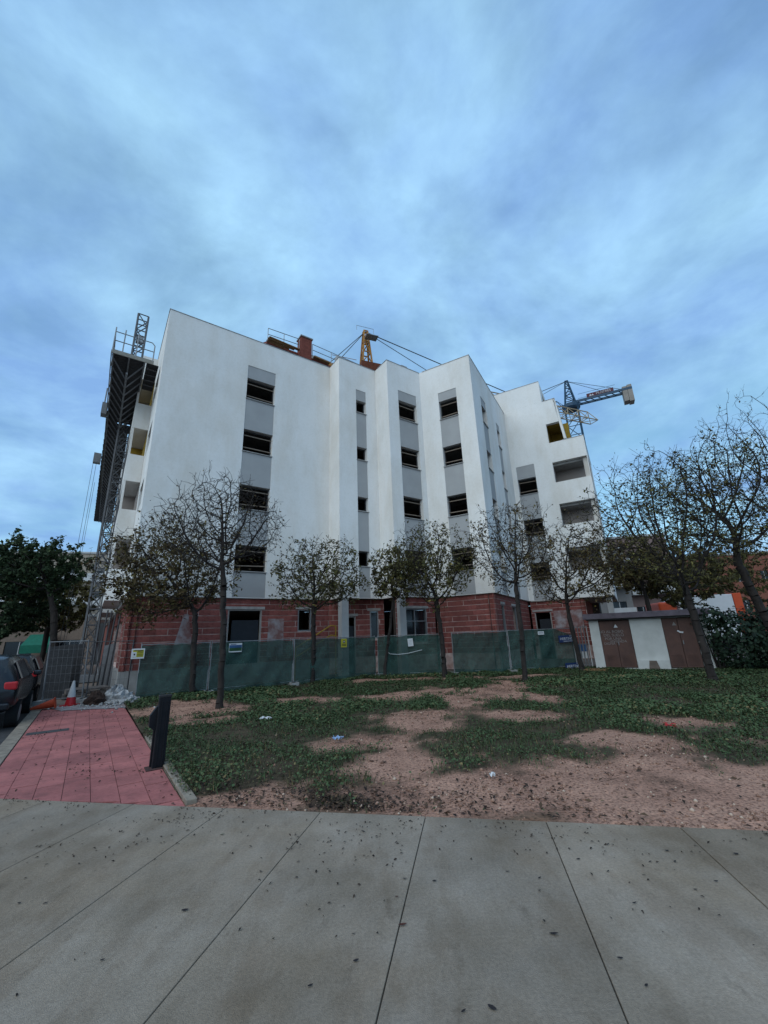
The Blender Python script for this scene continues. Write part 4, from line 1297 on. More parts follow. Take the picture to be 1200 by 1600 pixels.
# ------------------------------------------------------------------ tower cranes
def crane(root, base, zj, apex, jib_tip, counter, mast_w, paint, names, jib_w=1.1, jib_paint=None, cab_m=None):
    base = Vector(base)
    mb = MB()
    mb.lattice(base + Z * -0.15, base + Z * (zj - 0.8), mast_w, 0.16, 0.09, int(zj / mast_w * 0.8), roll=(jib_tip - base).normalized() * 1)
    mb.build('mast', paint, root)
    mb = MB()
    mb.lattice(base + Z * zj, base + Z * apex, mast_w * 0.85, 0.15, 0.09, 4, w2=0.35, roll=(jib_tip - base).normalized())
    mb.build('apex_tower', paint, root)
    mb = MB()
    mb.lathe(base + Z * (zj - 0.9), [(mast_w * 0.55, 0), (mast_w * 0.72, 0.25), (mast_w * 0.72, 0.8), (mast_w * 0.5, 1.0)], 14)
    mb.build('slewing_ring', cab_m or paint, root)
    jd = (jib_tip - base).normalized(); js = Vector((-jd.y, jd.x, 0))
    # triangular jib
    jb = jib_paint or paint
    mb = MB()
    L = (jib_tip - base).length
    n = int(L / 1.6)
    h = 1.25
    for k in range(n):
        f0, f1 = 1.0 + (L - 1.2) * k / n, 1.0 + (L - 1.2) * (k + 1) / n
        z0_ = Z * zj
        for s in (-1, 1):
            mb.bar(base + jd * f0 + js * s * jib_w / 2 + z0_, base + jd * f1 + js * s * jib_w / 2 + z0_, 0.09)
            mb.bar(base + jd * f0 + js * s * jib_w / 2 + z0_, base + jd * (f0 + f1) / 2 + z0_ + Z * h, 0.06)
            mb.bar(base + jd * f1 + js * s * jib_w / 2 + z0_, base + jd * (f0 + f1) / 2 + z0_ + Z * h, 0.06)
        mb.bar(base + jd * f1 + js * jib_w / 2 + z0_, base + jd * f1 - js * jib_w / 2 + z0_, 0.06)
        mb.bar(base + jd * f0 + js * jib_w / 2 + z0_, base + jd * f1 - js * jib_w / 2 + z0_, 0.05)
        if k < n - 1:
            mb.bar(base + jd * (f0 + f1) / 2 + z0_ + Z * h, base + jd * (f0 + f1) / 2 + z0_ + Z * h + jd * (L - 1.2) / n, 0.09)
    mb.build('jib', jb, root)
    # counter jib
    cl = counter
    mb = MB()
    for s in (-1, 1):
        mb.bar(base - jd * 0.8 + js * s * 0.6 + Z * (zj + 0.1), base - jd * cl + js * s * 0.6 + Z * (zj + 0.1), 0.14, 0.35)
    k = 0.8
    while k < cl - 0.8:
        mb.bar(base - jd * k + js * 0.6 + Z * (zj + 0.1), base - jd * (k + 0.9) - js * 0.6 + Z * (zj + 0.1), 0.09)
        k += 0.9
    for s in (-1, 1):
        mb.tube(base - jd * 1.2 + js * s * 0.68 + Z * (zj + 1.15), base - jd * (cl - 2) + js * s * 0.68 + Z * (zj + 1.15), 0.025, 0.025, 5)
    mb.build('counter_jib', paint, root)
    mb = MB()
    for k in range(2):
        mb.obox(base - jd * (cl - 0.3 - 0.62 * k) + Z * (zj - 0.62), jd * 0.58, js * 1.3, Z * (2.6 - 0.3 * k))
    mb.build('counterweight', CWT, root)
    mb = MB()
    top = base + Z * apex
    mb.tube(top, base - jd * (cl - 1.5) + js * 0.45 + Z * (zj + 0.4), 0.035, 0.035, 5)
    mb.tube(top, base - jd * (cl - 2.4) - js * 0.45 + Z * (zj + 0.4), 0.035, 0.035, 5)
    mb.tube(top, base + jd * (L * 0.62) + Z * (zj + 1.25), 0.05, 0.05, 5)
    mb.tube(top, base + jd * (L * 0.30) + Z * (zj + 1.25), 0.035, 0.035, 5)
    mb.build('pendant_cable', DSTEEL, root)
    return jd, js
cy = thing('tower_crane', 'yellow tower crane standing behind the white block with jib to the right', 'crane', (-1.23, 34.3, -0.02))
jd, js = crane(cy, (-1.23, 34.3, 0), 25.9, 31.2, Vector((26.4, 45.2, 0)), 5.6, 1.35, YEL, None, jib_paint=mat('cream_jib_paint', (0.40, 0.31, 0.20), 0.6, var=0.25), cab_m=RUST)
mb = MB()
mb.obox(Vector((-1.23, 34.3, 26.6)) + jd * 0.3, jd * 2.0, js * 1.7, Z * 0.9)
mb.build('operator_platform', RUST, cy)
mb = MB()
mb.obox(Vector((-0.6, 33.6, 29.9)), jd * 1.2, js * 0.8, Z * 0.06)
for s in (-1, 1):
    mb.tube(Vector((-1.23, 34.3, 31.2)) + jd * s * 0.9, Vector((-1.23, 34.3, 31.75)) + jd * s * 0.9, 0.02, 0.02, 5)
mb.tube(Vector((-1.23, 34.3, 31.75)) + jd * -0.9, Vector((-1.23, 34.3, 31.75)) + jd * 0.9, 0.02, 0.02, 5)
mb.build('apex_platform', STEEL, cy)
cb = thing('tower_crane', 'blue tower crane farther right with counterweights and red sign board', 'crane', (28.9, 55, -0.16))
bdir = Vector((-0.99, -0.05, 0))
jd, js = crane(cb, (28.9, 55, 0), 34.2, 38.4, Vector((28.9, 55, 0)) + Vector((-0.90, 0.44, 0)) * 30, 8.1, 1.75, BLUEC, None)
# sign board on its counter jib
sb = Vector((28.9, 55, 35.45)) - jd * 4.2 - js * 0.7
face = Vector((0, -1, 0))
sx = -jd if (-jd).x > 0 else jd
mb = MB()
mb.obox(sb, sx * 3.6, js * 0.08, Z * 0.62)
sg = mb.build('sign_board', mat('dark_red_board', (0.10, 0.022, 0.035), 0.6, var=0.15), cb)
lettering('MUSERES', sg, sb + js * (0.06 if js.y < 0 else -0.06) + sx * 0.45, sx, 0.5, SIGNW)
mb = MB()
q = sb + js * (0.055 if js.y < 0 else -0.055) - sx * 1.15
mb.add([q - sx * .34 - Z * .17, q + sx * .0 - Z * .17, q - sx * .12 + Z * .18, q + sx * .34 - Z * .17, q + sx * .12 + Z * .12], [(0, 1, 2), (1, 3, 4)])
mb.build('emblem', SIGNW, sg)

# ------------------------------------------------------------------ trees
LEAF_DRY = ramp_attr_mat('autumn_leaf', 'tone', [(0.0, (0.040, 0.028, 0.018)), (0.4, (0.095, 0.068, 0.030)), (0.75, (0.105, 0.092, 0.032)), (1.0, (0.20, 0.155, 0.04))], 0.75)
LEAF_OLV = ramp_attr_mat('olive_leaf', 'tone', [(0.0, (0.042, 0.036, 0.019)), (0.5, (0.090, 0.081, 0.030)), (0.85, (0.112, 0.116, 0.038)), (1.0, (0.24, 0.19, 0.05))], 0.75)
LEAF_DRK = ramp_attr_mat('evergreen_leaf', 'tone', [(0.0, (0.020, 0.034, 0.017)), (0.6, (0.042, 0.070, 0.032)), (1.0, (0.080, 0.108, 0.046))], 0.7)
LEAF_IVY = ramp_attr_mat('ivy_leaf', 'tone', [(0.0, (0.008, 0.016, 0.010)), (0.6, (0.018, 0.036, 0.020)), (1.0, (0.038, 0.062, 0.034))], 0.6)
def grow(seed, trunk, crown_c, crown_r, npts, step=0.15, kill=0.21, infl=1.3, lower_cut=-1.0, iters=70, gnarl=0.25):
    """space colonisation: trunk is a list of points, crown an ellipsoid"""
    g_ = np.random.default_rng(seed)
    cc, cr_ = np.array(crown_c, float), np.array(crown_r, float)
    pts = []
    while len(pts) < npts:
        q = g_.uniform(-1, 1, 3)
        r_ = np.linalg.norm(q)
        if r_ < 1 and r_ > 0.15 and q[2] > lower_cut:
            bump = 1 + 0.18 * math.sin(5 * q[0] + seed) * math.cos(4 * q[1] + 2 * seed)
            pts.append(cc + q * cr_ * bump)
    pts = np.array(pts)
    nodes = [np.array(trunk[0], float)]; par = [-1]
    for p in trunk[1:]:
        p = np.array(p, float)
        k = max(1, int(np.linalg.norm(p - nodes[-1]) / step))
        s0_ = nodes[-1].copy()
        for i in range(1, k + 1):
            jt = g_.normal(0, 0.012, 3) if i < k else 0
            nodes.append(s0_ + (p - s0_) * i / k + jt); par.append(len(nodes) - 2)
    ntr = len(nodes)
    alive = np.ones(len(pts), bool)
    stuck = 0
    first_inf = max(infl, float(np.min(np.linalg.norm(pts - nodes[-1], axis=1))) + 0.4)
    for it in range(iters):
        A = np.array(nodes)
        Pp = pts[alive]
        if len(Pp) == 0: break
        D2 = ((Pp[:, None, :] - A[None]) ** 2).sum(2)
        # only the upper part of the trunk may sprout
        D2[:, :max(1, int(ntr * 0.80))] = 1e9
        near = D2.argmin(1); dn = np.sqrt(D2.min(1))
        act = dn < (first_inf if it < 8 else infl)
        new = {}
        for i in np.where(act)[0]:
            v = Pp[i] - A[near[i]]
            new.setdefault(near[i], []).append(v / (np.linalg.norm(v) + 1e-9))
        if not new: break
        added = 0
        for k, vs_ in new.items():
            v = np.sum(vs_, 0) + g_.normal(0, gnarl, 3)
            v = v / (np.linalg.norm(v) + 1e-9)
            q = A[k] + v * step
            if np.min(((A - q) ** 2).sum(1)) < (step * 0.4) ** 2: continue
            nodes.append(q); par.append(int(k)); added += 1
        if not added: break
        A2 = np.array(nodes[len(A):])
        Pp = pts[alive]
        d2 = ((Pp[:, None, :] - A2[None]) ** 2).sum(2).min(1)
        idx_ = np.where(alive)[0]
        alive[idx_[d2 < kill ** 2]] = False
    return np.array(nodes), np.array(par), ntr
def tube_mesh(A, par, rad, sel, sides):
    """prisms from parent to child for the selected nodes"""
    ids = [i for i in sel if par[i] >= 0]
    if not ids: return np.zeros((0, 3)), np.zeros((0, 4), int)
    p = A[par[ids]]; q = A[ids]
    d = unit(q - p)
    ref = np.where(np.abs(d[:, 2:3]) < 0.9, np.array([[0, 0, 1.0]]), np.array([[1.0, 0, 0]]))
    s = unit(np.cross(d, ref)); t = np.cross(d, s)
    ra = rad[par[ids]]; rb = rad[ids]
    ra = np.minimum(ra, rb * 1.7)
    VV = []
    for (c, r_) in ((p, ra), (q, rb)):
        for k in range(sides):
            an = 2 * math.pi * k / sides
            VV.append(c + (s * math.cos(an) + t * math.sin(an)) * r_[:, None])
    VV = np.stack(VV, 1)
    base = (np.arange(len(ids)) * 2 * sides)[:, None]
    FF = []
    for k in range(sides):
        j = (k + 1) % sides
        FF.append(np.concatenate([base + k, base + j, base + sides + j, base + sides + k], 1))
    FF = np.stack(FF, 1).reshape(-1, 4)
    return VV.reshape(-1, 3), FF
def tree(name, label, seed, trunk, crown_c, crown_r, npts, leaves, leaf_m, leaf_size=0.07, r_trunk=0.1, r_tip=0.0042, lower_cut=-1.0, group=None, step=0.15, leafz=None, twigs=3, gnarl=0.25, bark=None, category='tree', flare=1.35, leaf_bias=None, kill=0.21, infl=1.3):
    g_ = np.random.default_rng(seed + 1000)
    A, par, ntr = grow(seed, trunk, crown_c, crown_r, int(npts * 1.45), step=step, lower_cut=lower_cut, gnarl=gnarl, kill=kill, infl=infl)
    n0 = len(A)
    # short twigs on the thin ends
    nchild = np.bincount(par[par >= 0], minlength=n0)
    ends = np.where((nchild <= 1) & (np.arange(n0) >= ntr))[0]
    extra, epar = [], []
    cc = np.array(crown_c)
    for i in ends:
        for k in range(twigs if nchild[i] == 0 else (1 if g_.uniform() < 0.55 else 0)):
            base_d = A[i] - A[par[i]]
            v = unit((base_d / (np.linalg.norm(base_d) + 1e-9) + g_.normal(0, 0.6, 3) + np.array([0, 0, 0.25]))[None])[0]
            L = g_.uniform(0.12, 0.42)
            mid = A[i] + v * L * 0.5
            v2 = unit((v + g_.normal(0, 0.4, 3))[None])[0]
            extra.append(mid); epar.append(i)
            extra.append(mid + v2 * L * 0.6); epar.append(n0 + len(extra) - 2)
    if extra:
        A = np.vstack([A, np.array(extra)]); par = np.concatenate([par, np.array(epar)])
    n1_ = len(A)
    # pipe model radii
    acc = np.zeros(n1_)
    order = np.arange(n1_)[::-1]
    kids = np.bincount(par[par >= 0], minlength=n1_)
    acc[kids == 0] = 1.0
    for i in order:
        if par[i] >= 0:
            acc[par[i]] += acc[i]
    ex = math.log(acc[0]) / math.log(r_trunk * 0.58 / r_tip)
    rad = r_tip * acc ** (1 / ex)
    z0_ = trunk[0][2]
    h = A[:ntr, 2] - z0_
    rad[:ntr] = np.maximum(rad[:ntr], r_trunk * 0.72)
    rad[:ntr] *= 1 + (flare - 1) * np.exp(-h / 0.16)
    root = thing(name, label, category, tuple(trunk[0]), group)
    thick = [i for i in range(n1_) if rad[i] >= 0.016]
    thin = [i for i in range(n1_) if rad[i] < 0.016]
    Vt, Ft = tube_mesh(A, par, rad, thick, 8)
    np_mesh('trunk', Vt, Ft, bark or BARK, root, smooth=True)
    Vt, Ft = tube_mesh(A, par, rad, thin, 3)
    tag(np_mesh('branches', Vt, Ft, bark or BARK, root), kind='stuff')
    if leaves:
        cand = np.array([i for i in thin if i >= ntr])
        rel = (A[cand][:, 2] - crown_c[2]) / crown_r[2]
        w = np.clip(1.05 - 0.75 * rel, 0.18, 1.3)
        if leaf_bias is not None:
            w = leaf_bias(A[cand])
        # leaves sit in clumps: weight by a few random attractors
        cl = A[g_.choice(cand, 26)]
        dmin = np.sqrt(((A[cand][:, None] - cl[None]) ** 2).sum(2)).min(1)
        w = w * (0.25 + np.exp(-(dmin / 0.45) ** 2))
        leaves = int(leaves * (1.2 if leaves < 8000 else 1.3))
        pick = g_.choice(cand, leaves, p=w / w.sum())
        C = A[pick] + g_.normal(0, 0.055, (leaves, 3))
        C[:, 2] -= g_.uniform(0, 0.05, leaves)
        U = unit(np.stack([g_.normal(0, 1, leaves), g_.normal(0, 1, leaves), g_.normal(-0.5, 0.7, leaves)], 1))
        N = unit(np.cross(U, unit(g_.normal(0, 1, (leaves, 3)))))
        s = leaf_size * g_.uniform(0.45, 1.2, leaves)
        Vl_, Fl_ = leaf_quads(C, N, U, s * 1.5, s * 0.8, 0.18)
        tone = np.repeat(np.clip(g_.normal(0.42, 0.22, leaves) + 0.12 * np.sin(C[:, 0] * 3 + seed) * np.cos(C[:, 2] * 3), 0, 1), 4)
        tag(np_mesh('crown', Vl_, Fl_, leaf_m, root, attr=tone), kind='stuff')
    return root
GL = 'young street trees on the planted strip'
tree('street_tree', 'leafy brown-green tree nearest the left corner of the white block', 3, [(-6.35, 14.16, 0), (-6.42, 14.16, 1.3), (-6.5, 14.2, 2.5)], (-7.65, 14.2, 4.25), (2.35, 1.6, 1.85), 900, 7600, LEAF_DRY, 0.088, 0.13, group=GL, lower_cut=-0.95)
tree('street_tree', 'nearly bare tree with tall dark trunk in front of the wide doorway', 5, [(-4.34, 11.3, 0), (-4.38, 11.3, 1.6), (-4.5, 11.3, 3.25)], (-4.72, 11.3, 4.85), (1.75, 1.5, 1.42), 900, 420, LEAF_DRY, 0.06, 0.115, group=GL, lower_cut=-0.8, step=0.15, gnarl=0.42, kill=0.18)
tree('street_tree', 'small rounded tree before the small ground floor window', 8, [(-2.96, 16.75, 0), (-2.95, 16.75, 1.5), (-2.96, 16.75, 2.85)], (-2.75, 16.75, 4.15), (1.75, 1.5, 1.50), 620, 3900, LEAF_OLV, 0.085, 0.125, group=GL)
tree('street_tree', 'slim leaning tree with thin straight trunk beside the white pillar', 12, [(-0.25, 17.75, 0), (0.0, 17.7, 1.6), (0.27, 17.7, 3.1)], (0.2, 17.7, 4.2), (1.05, 0.95, 1.15), 260, 2100, LEAF_OLV, 0.10, 0.085, group=GL)
tree('street_tree', 'green-topped tree with forked crown left of the bare brick wall', 17, [(2.15, 17.33, 0), (2.15, 17.33, 1.5), (2.02, 17.33, 3.0)], (1.95, 17.33, 4.55), (1.95, 1.6, 1.7), 700, 4600, LEAF_OLV, 0.088, 0.13, group=GL)
tree('street_tree', 'sparse tree with upright twigs before the right brick corner', 21, [(4.47, 14.64, 0), (4.55, 14.64, 1.6), (4.55, 14.64, 3.0)], (4.55, 14.64, 4.65), (1.55, 1.4, 1.6), 680, 1700, LEAF_DRY, 0.072, 0.115, group=GL, gnarl=0.3)
tree('street_tree', 'leaning tree forked low beside the blue site signs', 26, [(7.75, 17.75, 0), (7.72, 17.85, 1.1), (7.66, 17.93, 2.1)], (8.2, 17.93, 4.45), (2.15, 1.6, 2.0), 780, 3000, LEAF_DRY, 0.088, 0.135, group=GL, lower_cut=-0.8)
tree('street_tree', 'tall wide tree leaning in front of the transformer shed', 31, [(9.42, 12.95, 0), (9.36, 12.95, 1.3), (9.28, 12.95, 2.5)], (9.1, 12.95, 5.0), (2.25, 1.9, 2.35), 1150, 3600, LEAF_OLV, 0.074, 0.15, group=GL, lower_cut=-0.92)
tree('street_tree', 'thick dark tree at the right edge with limbs reaching left', 37, [(11.95, 13.0, 0), (11.55, 13.0, 1.5), (11.15, 13.0, 3.5)], (11.5, 13.2, 5.7), (2.3, 2.0, 2.3), 1050, 3200, LEAF_OLV, 0.076, 0.16, group=GL, lower_cut=-0.75)
tree('street_tree', 'tall bare tree rising highest at the right edge', 41, [(18.6, 18.0, -0.1), (18.5, 18.0, 4.0), (18.6, 18.0, 6.2)], (18.8, 18.0, 9.1), (3.5, 2.6, 3.2), 900, 700, LEAF_DRY, 0.09, 0.2, group=GL, step=0.26, kill=0.36, infl=1.6, lower_cut=-0.9)
# big evergreen by the far pavement on the left, and its neighbours
GE = 'dark evergreen trees along the far side of the street'
for (lab, seed, tr, cc, cr_, npt, nl, ls) in (
        ('dark evergreen tree with twisted forked trunk left of the lattice mast', 51, [(-17.6, 22.2, -0.1), (-17.4, 22.2, 1.7), (-17.75, 22.2, 3.5)], (-19.7, 22.2, 5.95), (2.75, 2.4, 1.75), 700, 14000, 0.15),
        ('dark evergreen tree filling the left edge behind the black car', 55, [(-22.6, 23.0, -0.1), (-22.5, 23.0, 1.6), (-22.3, 23.0, 3.0)], (-21.8, 23.6, 4.6), (2.8, 2.5, 2.6), 600, 13000, 0.16),
        ('olive coloured tree half hidden behind the twisted evergreen', 58, [(-23.4, 29.0, -0.1), (-23.4, 29.0, 1.8), (-23.4, 29.0, 2.8)], (-23.6, 29.0, 4.7), (2.9, 2.5, 2.2), 500, 9000, 0.18)):
    tree('evergreen_tree', lab, seed, tr, cc, cr_, npt, nl, LEAF_DRK if seed != 58 else LEAF_OLV, ls, 0.22, group=GE, step=0.28, kill=0.42, infl=1.8, lower_cut=-0.85)
GB = 'trees behind the transformer shed'
for (lab, seed, tr, cc, cr_, nl, lmt) in (
        ('rounded olive tree just behind the transformer shed roof', 61, [(15.2, 21.5, -0.1), (15.2, 21.5, 1.4), (15.1, 21.5, 2.0)], (15.0, 21.5, 4.2), (2.6, 2.2, 1.75), 8500, LEAF_OLV),
        ('dense green tree behind the truck at the right edge', 64, [(27.0, 31.0, -0.1), (27.0, 31.0, 1.8), (27.0, 31.0, 3.0)], (26.6, 31.0, 5.6), (4.4, 3.0, 3.2), 11000, LEAF_OLV),
        ('brownish tree before the balcony block right of the white wing', 67, [(12.9, 20.8, -0.1), (12.9, 20.8, 1.6), (12.85, 20.8, 2.7)], (12.6, 20.8, 4.6), (1.7, 1.5, 1.35), 4200, LEAF_DRY)):
    tree('park_tree', lab, seed, tr, cc, cr_, 420, nl, lmt, 0.13, 0.15, group=GB, step=0.25, kill=0.4, infl=1.7)

# ------------------------------------------------------------------ ivy covered hedge beside the shed
def foliage_mass(name, label, cat, boxes, n, size, lm_, seed):
    g_ = np.random.default_rng(seed)
    root = thing(name, label, cat, boxes[0][0])
    Cs, Ns = [], []
    for (c, r_) in boxes:
        k = int(n * (r_[0] * r_[2]) / sum(q[1][0] * q[1][2] for q in boxes))
        d = unit(g_.normal(0, 1, (k, 3)))
        rad = g_.uniform(0.72, 1.06, k) * (1 + 0.12 * np.sin(d[:, 0] * 7 + d[:, 2] * 5 + seed))
        p = np.array(c) + d * np.array(r_) * rad[:, None]
        Cs.append(p); Ns.append(unit(d + g_.normal(0, 0.5, (k, 3)) + np.array([0, 0, .2])))
    C = np.vstack(Cs); N = np.vstack(Ns)
    ok = C[:, 2] > 0.02
    C, N = C[ok], N[ok]
    U = unit(np.cross(N, unit(g_.normal(0, 1, C.shape))))
    s = size * g_.uniform(0.6, 1.3, len(C))
    Vq, Fq = leaf_quads(C, N, U, s * 1.2, s, 0.15)
    np_mesh('foliage', Vq, Fq, lm_, root, attr=np.repeat(np.clip(g_.normal(.5, .25, len(C)), 0, 1), 4))
    mb = MB()
    for i, (c, r_) in enumerate(boxes):
        b0 = Vector((c[0], c[1], 0))
        for k in range(5):
            an = k * 1.3 + i
            mb.tube(b0 + Vector((0.1 * math.cos(an), 0.1 * math.sin(an), 0)), Vector(c) + Vector((math.cos(an) * r_[0] * .6, math.sin(an) * r_[1] * .6, r_[2] * .4)), 0.03, 0.012, 5)
    mb.build('stems', BARK, root)
    return root
foliage_mass('ivy_hedge', 'dark glossy ivy hedge growing over the right end of the shed', 'hedge',
             [((12.75, 15.75, 1.0), (0.95, 0.9, 1.05)), ((14.0, 15.3, 1.05), (1.2, 1.0, 1.15)), ((15.6, 14.9, 0.95), (1.3, 1.0, 1.1)), ((17.4, 14.6, 0.95), (1.4, 1.0, 1.1)), ((12.1, 16.1, 1.85), (0.55, 0.6, 0.4))], 15000, 0.10, LEAF_IVY, 71)

# ------------------------------------------------------------------ site fence with green net
NET = bpy.data.materials.new('green_debris_net')
NET.use_nodes = True
t_ = NET.node_tree
b = t_.nodes['Principled BSDF']
b.inputs['Roughness'].default_value = 0.8
b.inputs['Specular IOR Level'].default_value = 0.2
co = t_.nodes.new('ShaderNodeTexCoord')
c1 = trp(tn(1.6, 6), [(0.3, (0.018, 0.050, 0.044)), (0.7, (0.038, 0.084, 0.072))])
c2 = trp(tn(7.0, 4), [(0.3, (0.7, 0.7, 0.7)), (0.6, (1, 1, 1))])
t_.links.new(tmix(1.0, c1, c2, 'MULTIPLY'), b.inputs['Base Color'])
b.inputs['Alpha'].default_value = 0.84
def fence_panel(p, q, label, net=(0.03, 1.62), h=1.66, seed=0, netted=True, lean=0.0, metal=None, name='fence_panel', group='temporary fence panels round the site', gap=0.05, wires=True, sag_right=0.0):
    p, q = Vector((p[0], p[1], 0)), Vector((q[0], q[1], 0))
    D = (q - p).normalized(); Nn = Vector((D.y, -D.x, 0))
    p = p + D * gap; q = q - D * gap
    L = (q - p).length
    up = (Z + Nn * -lean).normalized()
    root = thing(name, label, 'fence panel', p, group)
    g_ = random.Random(seed)
    mb = MB()
    for c in (p, q):
        mb.tube(c + up * 0.02, c + up * h, 0.021, 0.021, 8)
    mb.tube(p + up * (h - 0.03), q + up * (h - 0.03), 0.016, 0.016, 6)
    mb.tube(p + up * 0.14, q + up * 0.14, 0.016, 0.016, 6)
    mb.build('frame', metal or STEEL, root)
    if wires:
        mb = MB()
        k = int(L / 0.12)
        for i in range(1, k):
            c = p.lerp(q, i / k)
            mb.tube(c + up * 0.14, c + up * (h - 0.03), 0.0025, 0.0025, 3, cap=False)
        for j in range(1, 7):
            mb.tube(p + up * (0.14 + j * (h - 0.17) / 7), q + up * (0.14 + j * (h - 0.17) / 7), 0.0025, 0.0025, 3, cap=False)
        mb.build('wire_mesh', metal or STEEL, root)
    if netted:
        nu, nv = 64, 28
        VV = np.zeros((nu * nv, 3))
        for j in range(nv):
            for i in range(nu):
                u, v = i / (nu - 1), j / (nv - 1)
                zt = net[1] - 0.03 * abs(math.sin(u * 3.1 * 3 + seed)) - sag_right * max(0, u - 0.75) * 4
                zz = net[0] + (zt - net[0]) * v
                fold = 0.05 * math.sin(u * 9 + v * 3.5 + seed) * (1 - v) + 0.03 * math.sin(u * 23 - v * 9 + 2 * seed) + 0.018 * math.sin(u * 41 + v * 17 + seed) * math.sin(v * 5 + u * 6) + 0.03 * math.sin(v * 6 + u * 4 + seed * 1.7) * math.sin(u * math.pi)
                sag = 0.05 * math.sin(u * math.pi * 2 + seed) * (1 - v)
                pt = p + D * (u * L + 0.015 * math.sin(v * 9 + seed) * (1 if 0.02 < u < 0.98 else 0.4)) + Nn * (0.028 + max(-0.015, fold)) + up * max(0.015, zz + sag * (1 - v))
                VV[j * nu + i] = pt
        FF = np.array([(j * nu + i, j * nu + i + 1, (j + 1) * nu + i + 1, (j + 1) * nu + i) for j in range(nv - 1) for i in range(nu - 1)])
        np_mesh('debris_net', VV, FF, NET, root, smooth=True)
    mb = MB()
    for c in (p, q):
        mb.obox(c + Z * 0.06 + D * (0.0), D * 0.22, Nn * 0.6, Z * 0.12)
    mb.build('concrete_foot', CONC, root)
    return root
FP = [(-7.85, 13.55), (-6.10, 14.70), (-3.62, 16.32), (-0.58, 18.28)]
FQ = [(-0.50, 18.30), (2.16, 17.95)]
FR = [(2.62, 17.98), (5.05, 18.25), (7.95, 18.62)]
labs = ['netted fence panel at the left corner with the yellow-and-white sign', 'netted fence panel behind the nearly bare tree with a picture sign', 'netted fence panel left of the leaning slim tree with the small yellow sign']
for i in range(3):
    fence_panel(FP[i], FP[i + 1], labs[i], seed=i + 1, gap=0.03)
fence_panel(FQ[0], FQ[1], 'netted fence panel with torn white strip right of the leaning slim tree', seed=5, gap=0.03)
fence_panel(FR[0], FR[1], 'netted fence panel right of the gap under the bare brick wall', seed=7, gap=0.03, net=(0.02, 1.64), h=1.68)
fence_panel(FR[1], FR[2], 'netted fence panel with the two blue signs at its right end', seed=9, gap=0.03, net=(0.10, 1.68), h=1.70, sag_right=0.26)
# open wire panels across the pavement on the left
pA, pB, pC = F(-1.98, -1.15), F(-0.9, -1.6), F(0.25, -2.0)
fence_panel((pA.x, pA.y), (pB.x, pB.y), 'open wire fence panel leaning across the pavement beside the parked car', seed=11, netted=False, h=1.85, lean=-0.10, metal=MGREY)
fence_panel((pB.x, pB.y), (pC.x, pC.y), 'open wire fence panel standing across the pavement at the building corner', seed=12, netted=False, h=1.80, metal=DSTEEL)

def board_sign(name, label, c, D, w, h, border=SIGNW, cat='sign', tilt=0.0, th=0.012):
    D = Vector(D).normalized(); Nn = Vector((D.y, -D.x, 0))
    up = (Z + D * tilt).normalized(); Dx = (D - Z * tilt).normalized()
    root = thing(name, label, cat, c)
    c = Vector(c)
    mb = MB()
    mb.obox(c, Dx * w, Nn * th, up * h)
    mb.build('plate', border, root)
    return root, c + Nn * (th / 2 + 0.003), Dx, up, Nn
def flat(root, name, c, Dx, up, x0, x1, z0, z1, m, Nn, lift=0.0):
    mb = MB()
    mb.obox(c + Dx * (x0 + x1) / 2 + up * (z0 + z1) / 2 + Nn * lift, Dx * (x1 - x0), Nn * 0.004, up * (z1 - z0))
    mb.build(name, m, root)
DF = Vector((FP[3][0] - FP[0][0], FP[3][1] - FP[0][1], 0)).normalized()
NF = Vector((DF.y, -DF.x, 0))
r_, c, Dx, up, Nn = board_sign('warning_sign', 'white-edged yellow safety sign at the left end of the fence', Vector((-7.90, 13.52, 1.37)) + NF * 0.12, DF, 0.36, 0.30)
flat(r_, 'yellow_field', c, Dx, up, -0.14, 0.15, -0.10, 0.11, SIGNY, Nn)
flat(r_, 'white_field', c, Dx, up, -0.15, -0.04, -0.09, 0.05, SIGNW, Nn, 0.003)
flat(r_, 'pictogram', c, Dx, up, -0.115, -0.075, -0.045, 0.005, INK, Nn, 0.006)
for k in range(4):
    flat(r_, 'text_line', c, Dx, up, -0.02, 0.13, 0.06 - k * 0.045, 0.075 - k * 0.045, INK, Nn, 0.004)
flat(r_, 'text_line', c, Dx, up, -0.12, 0.13, 0.086, 0.102, INK, Nn, 0.004)
r_, c, Dx, up, Nn = board_sign('picture_sign', 'small landscape picture sign with blue sky behind the bare tree', Vector((-5.44, 15.16, 1.42)) + NF * 0.10, DF, 0.44, 0.30)
flat(r_, 'sky_band', c, Dx, up, -0.21, 0.21, 0.0, 0.09, PICB, Nn)
flat(r_, 'hill_band', c, Dx, up, -0.21, 0.21, -0.11, 0.0, PICG, Nn)
flat(r_, 'title_bar', c, Dx, up, -0.17, 0.02, 0.105, 0.125, NAVY, Nn)
r_, c, Dx, up, Nn = board_sign('warning_sign', 'small upright yellow warning sign on the net beside the pillar', Vector((-1.87, 17.46, 1.42)) + NF * 0.10, DF, 0.26, 0.33, SIGNY)
flat(r_, 'pictogram', c, Dx, up, -0.045, 0.045, 0.0, 0.1, INK, Nn)
flat(r_, 'white_field', c, Dx, up, -0.02, 0.02, 0.03, 0.08, SIGNW, Nn, 0.004)
for k in range(2):
    flat(r_, 'text_line', c, Dx, up, -0.09, 0.09, -0.06 - k * 0.05, -0.035 - k * 0.05, INK, Nn)
DQ = Vector((FQ[1][0] - FQ[0][0], FQ[1][1] - FQ[0][1], 0)).normalized(); NQ = Vector((DQ.y, -DQ.x, 0))
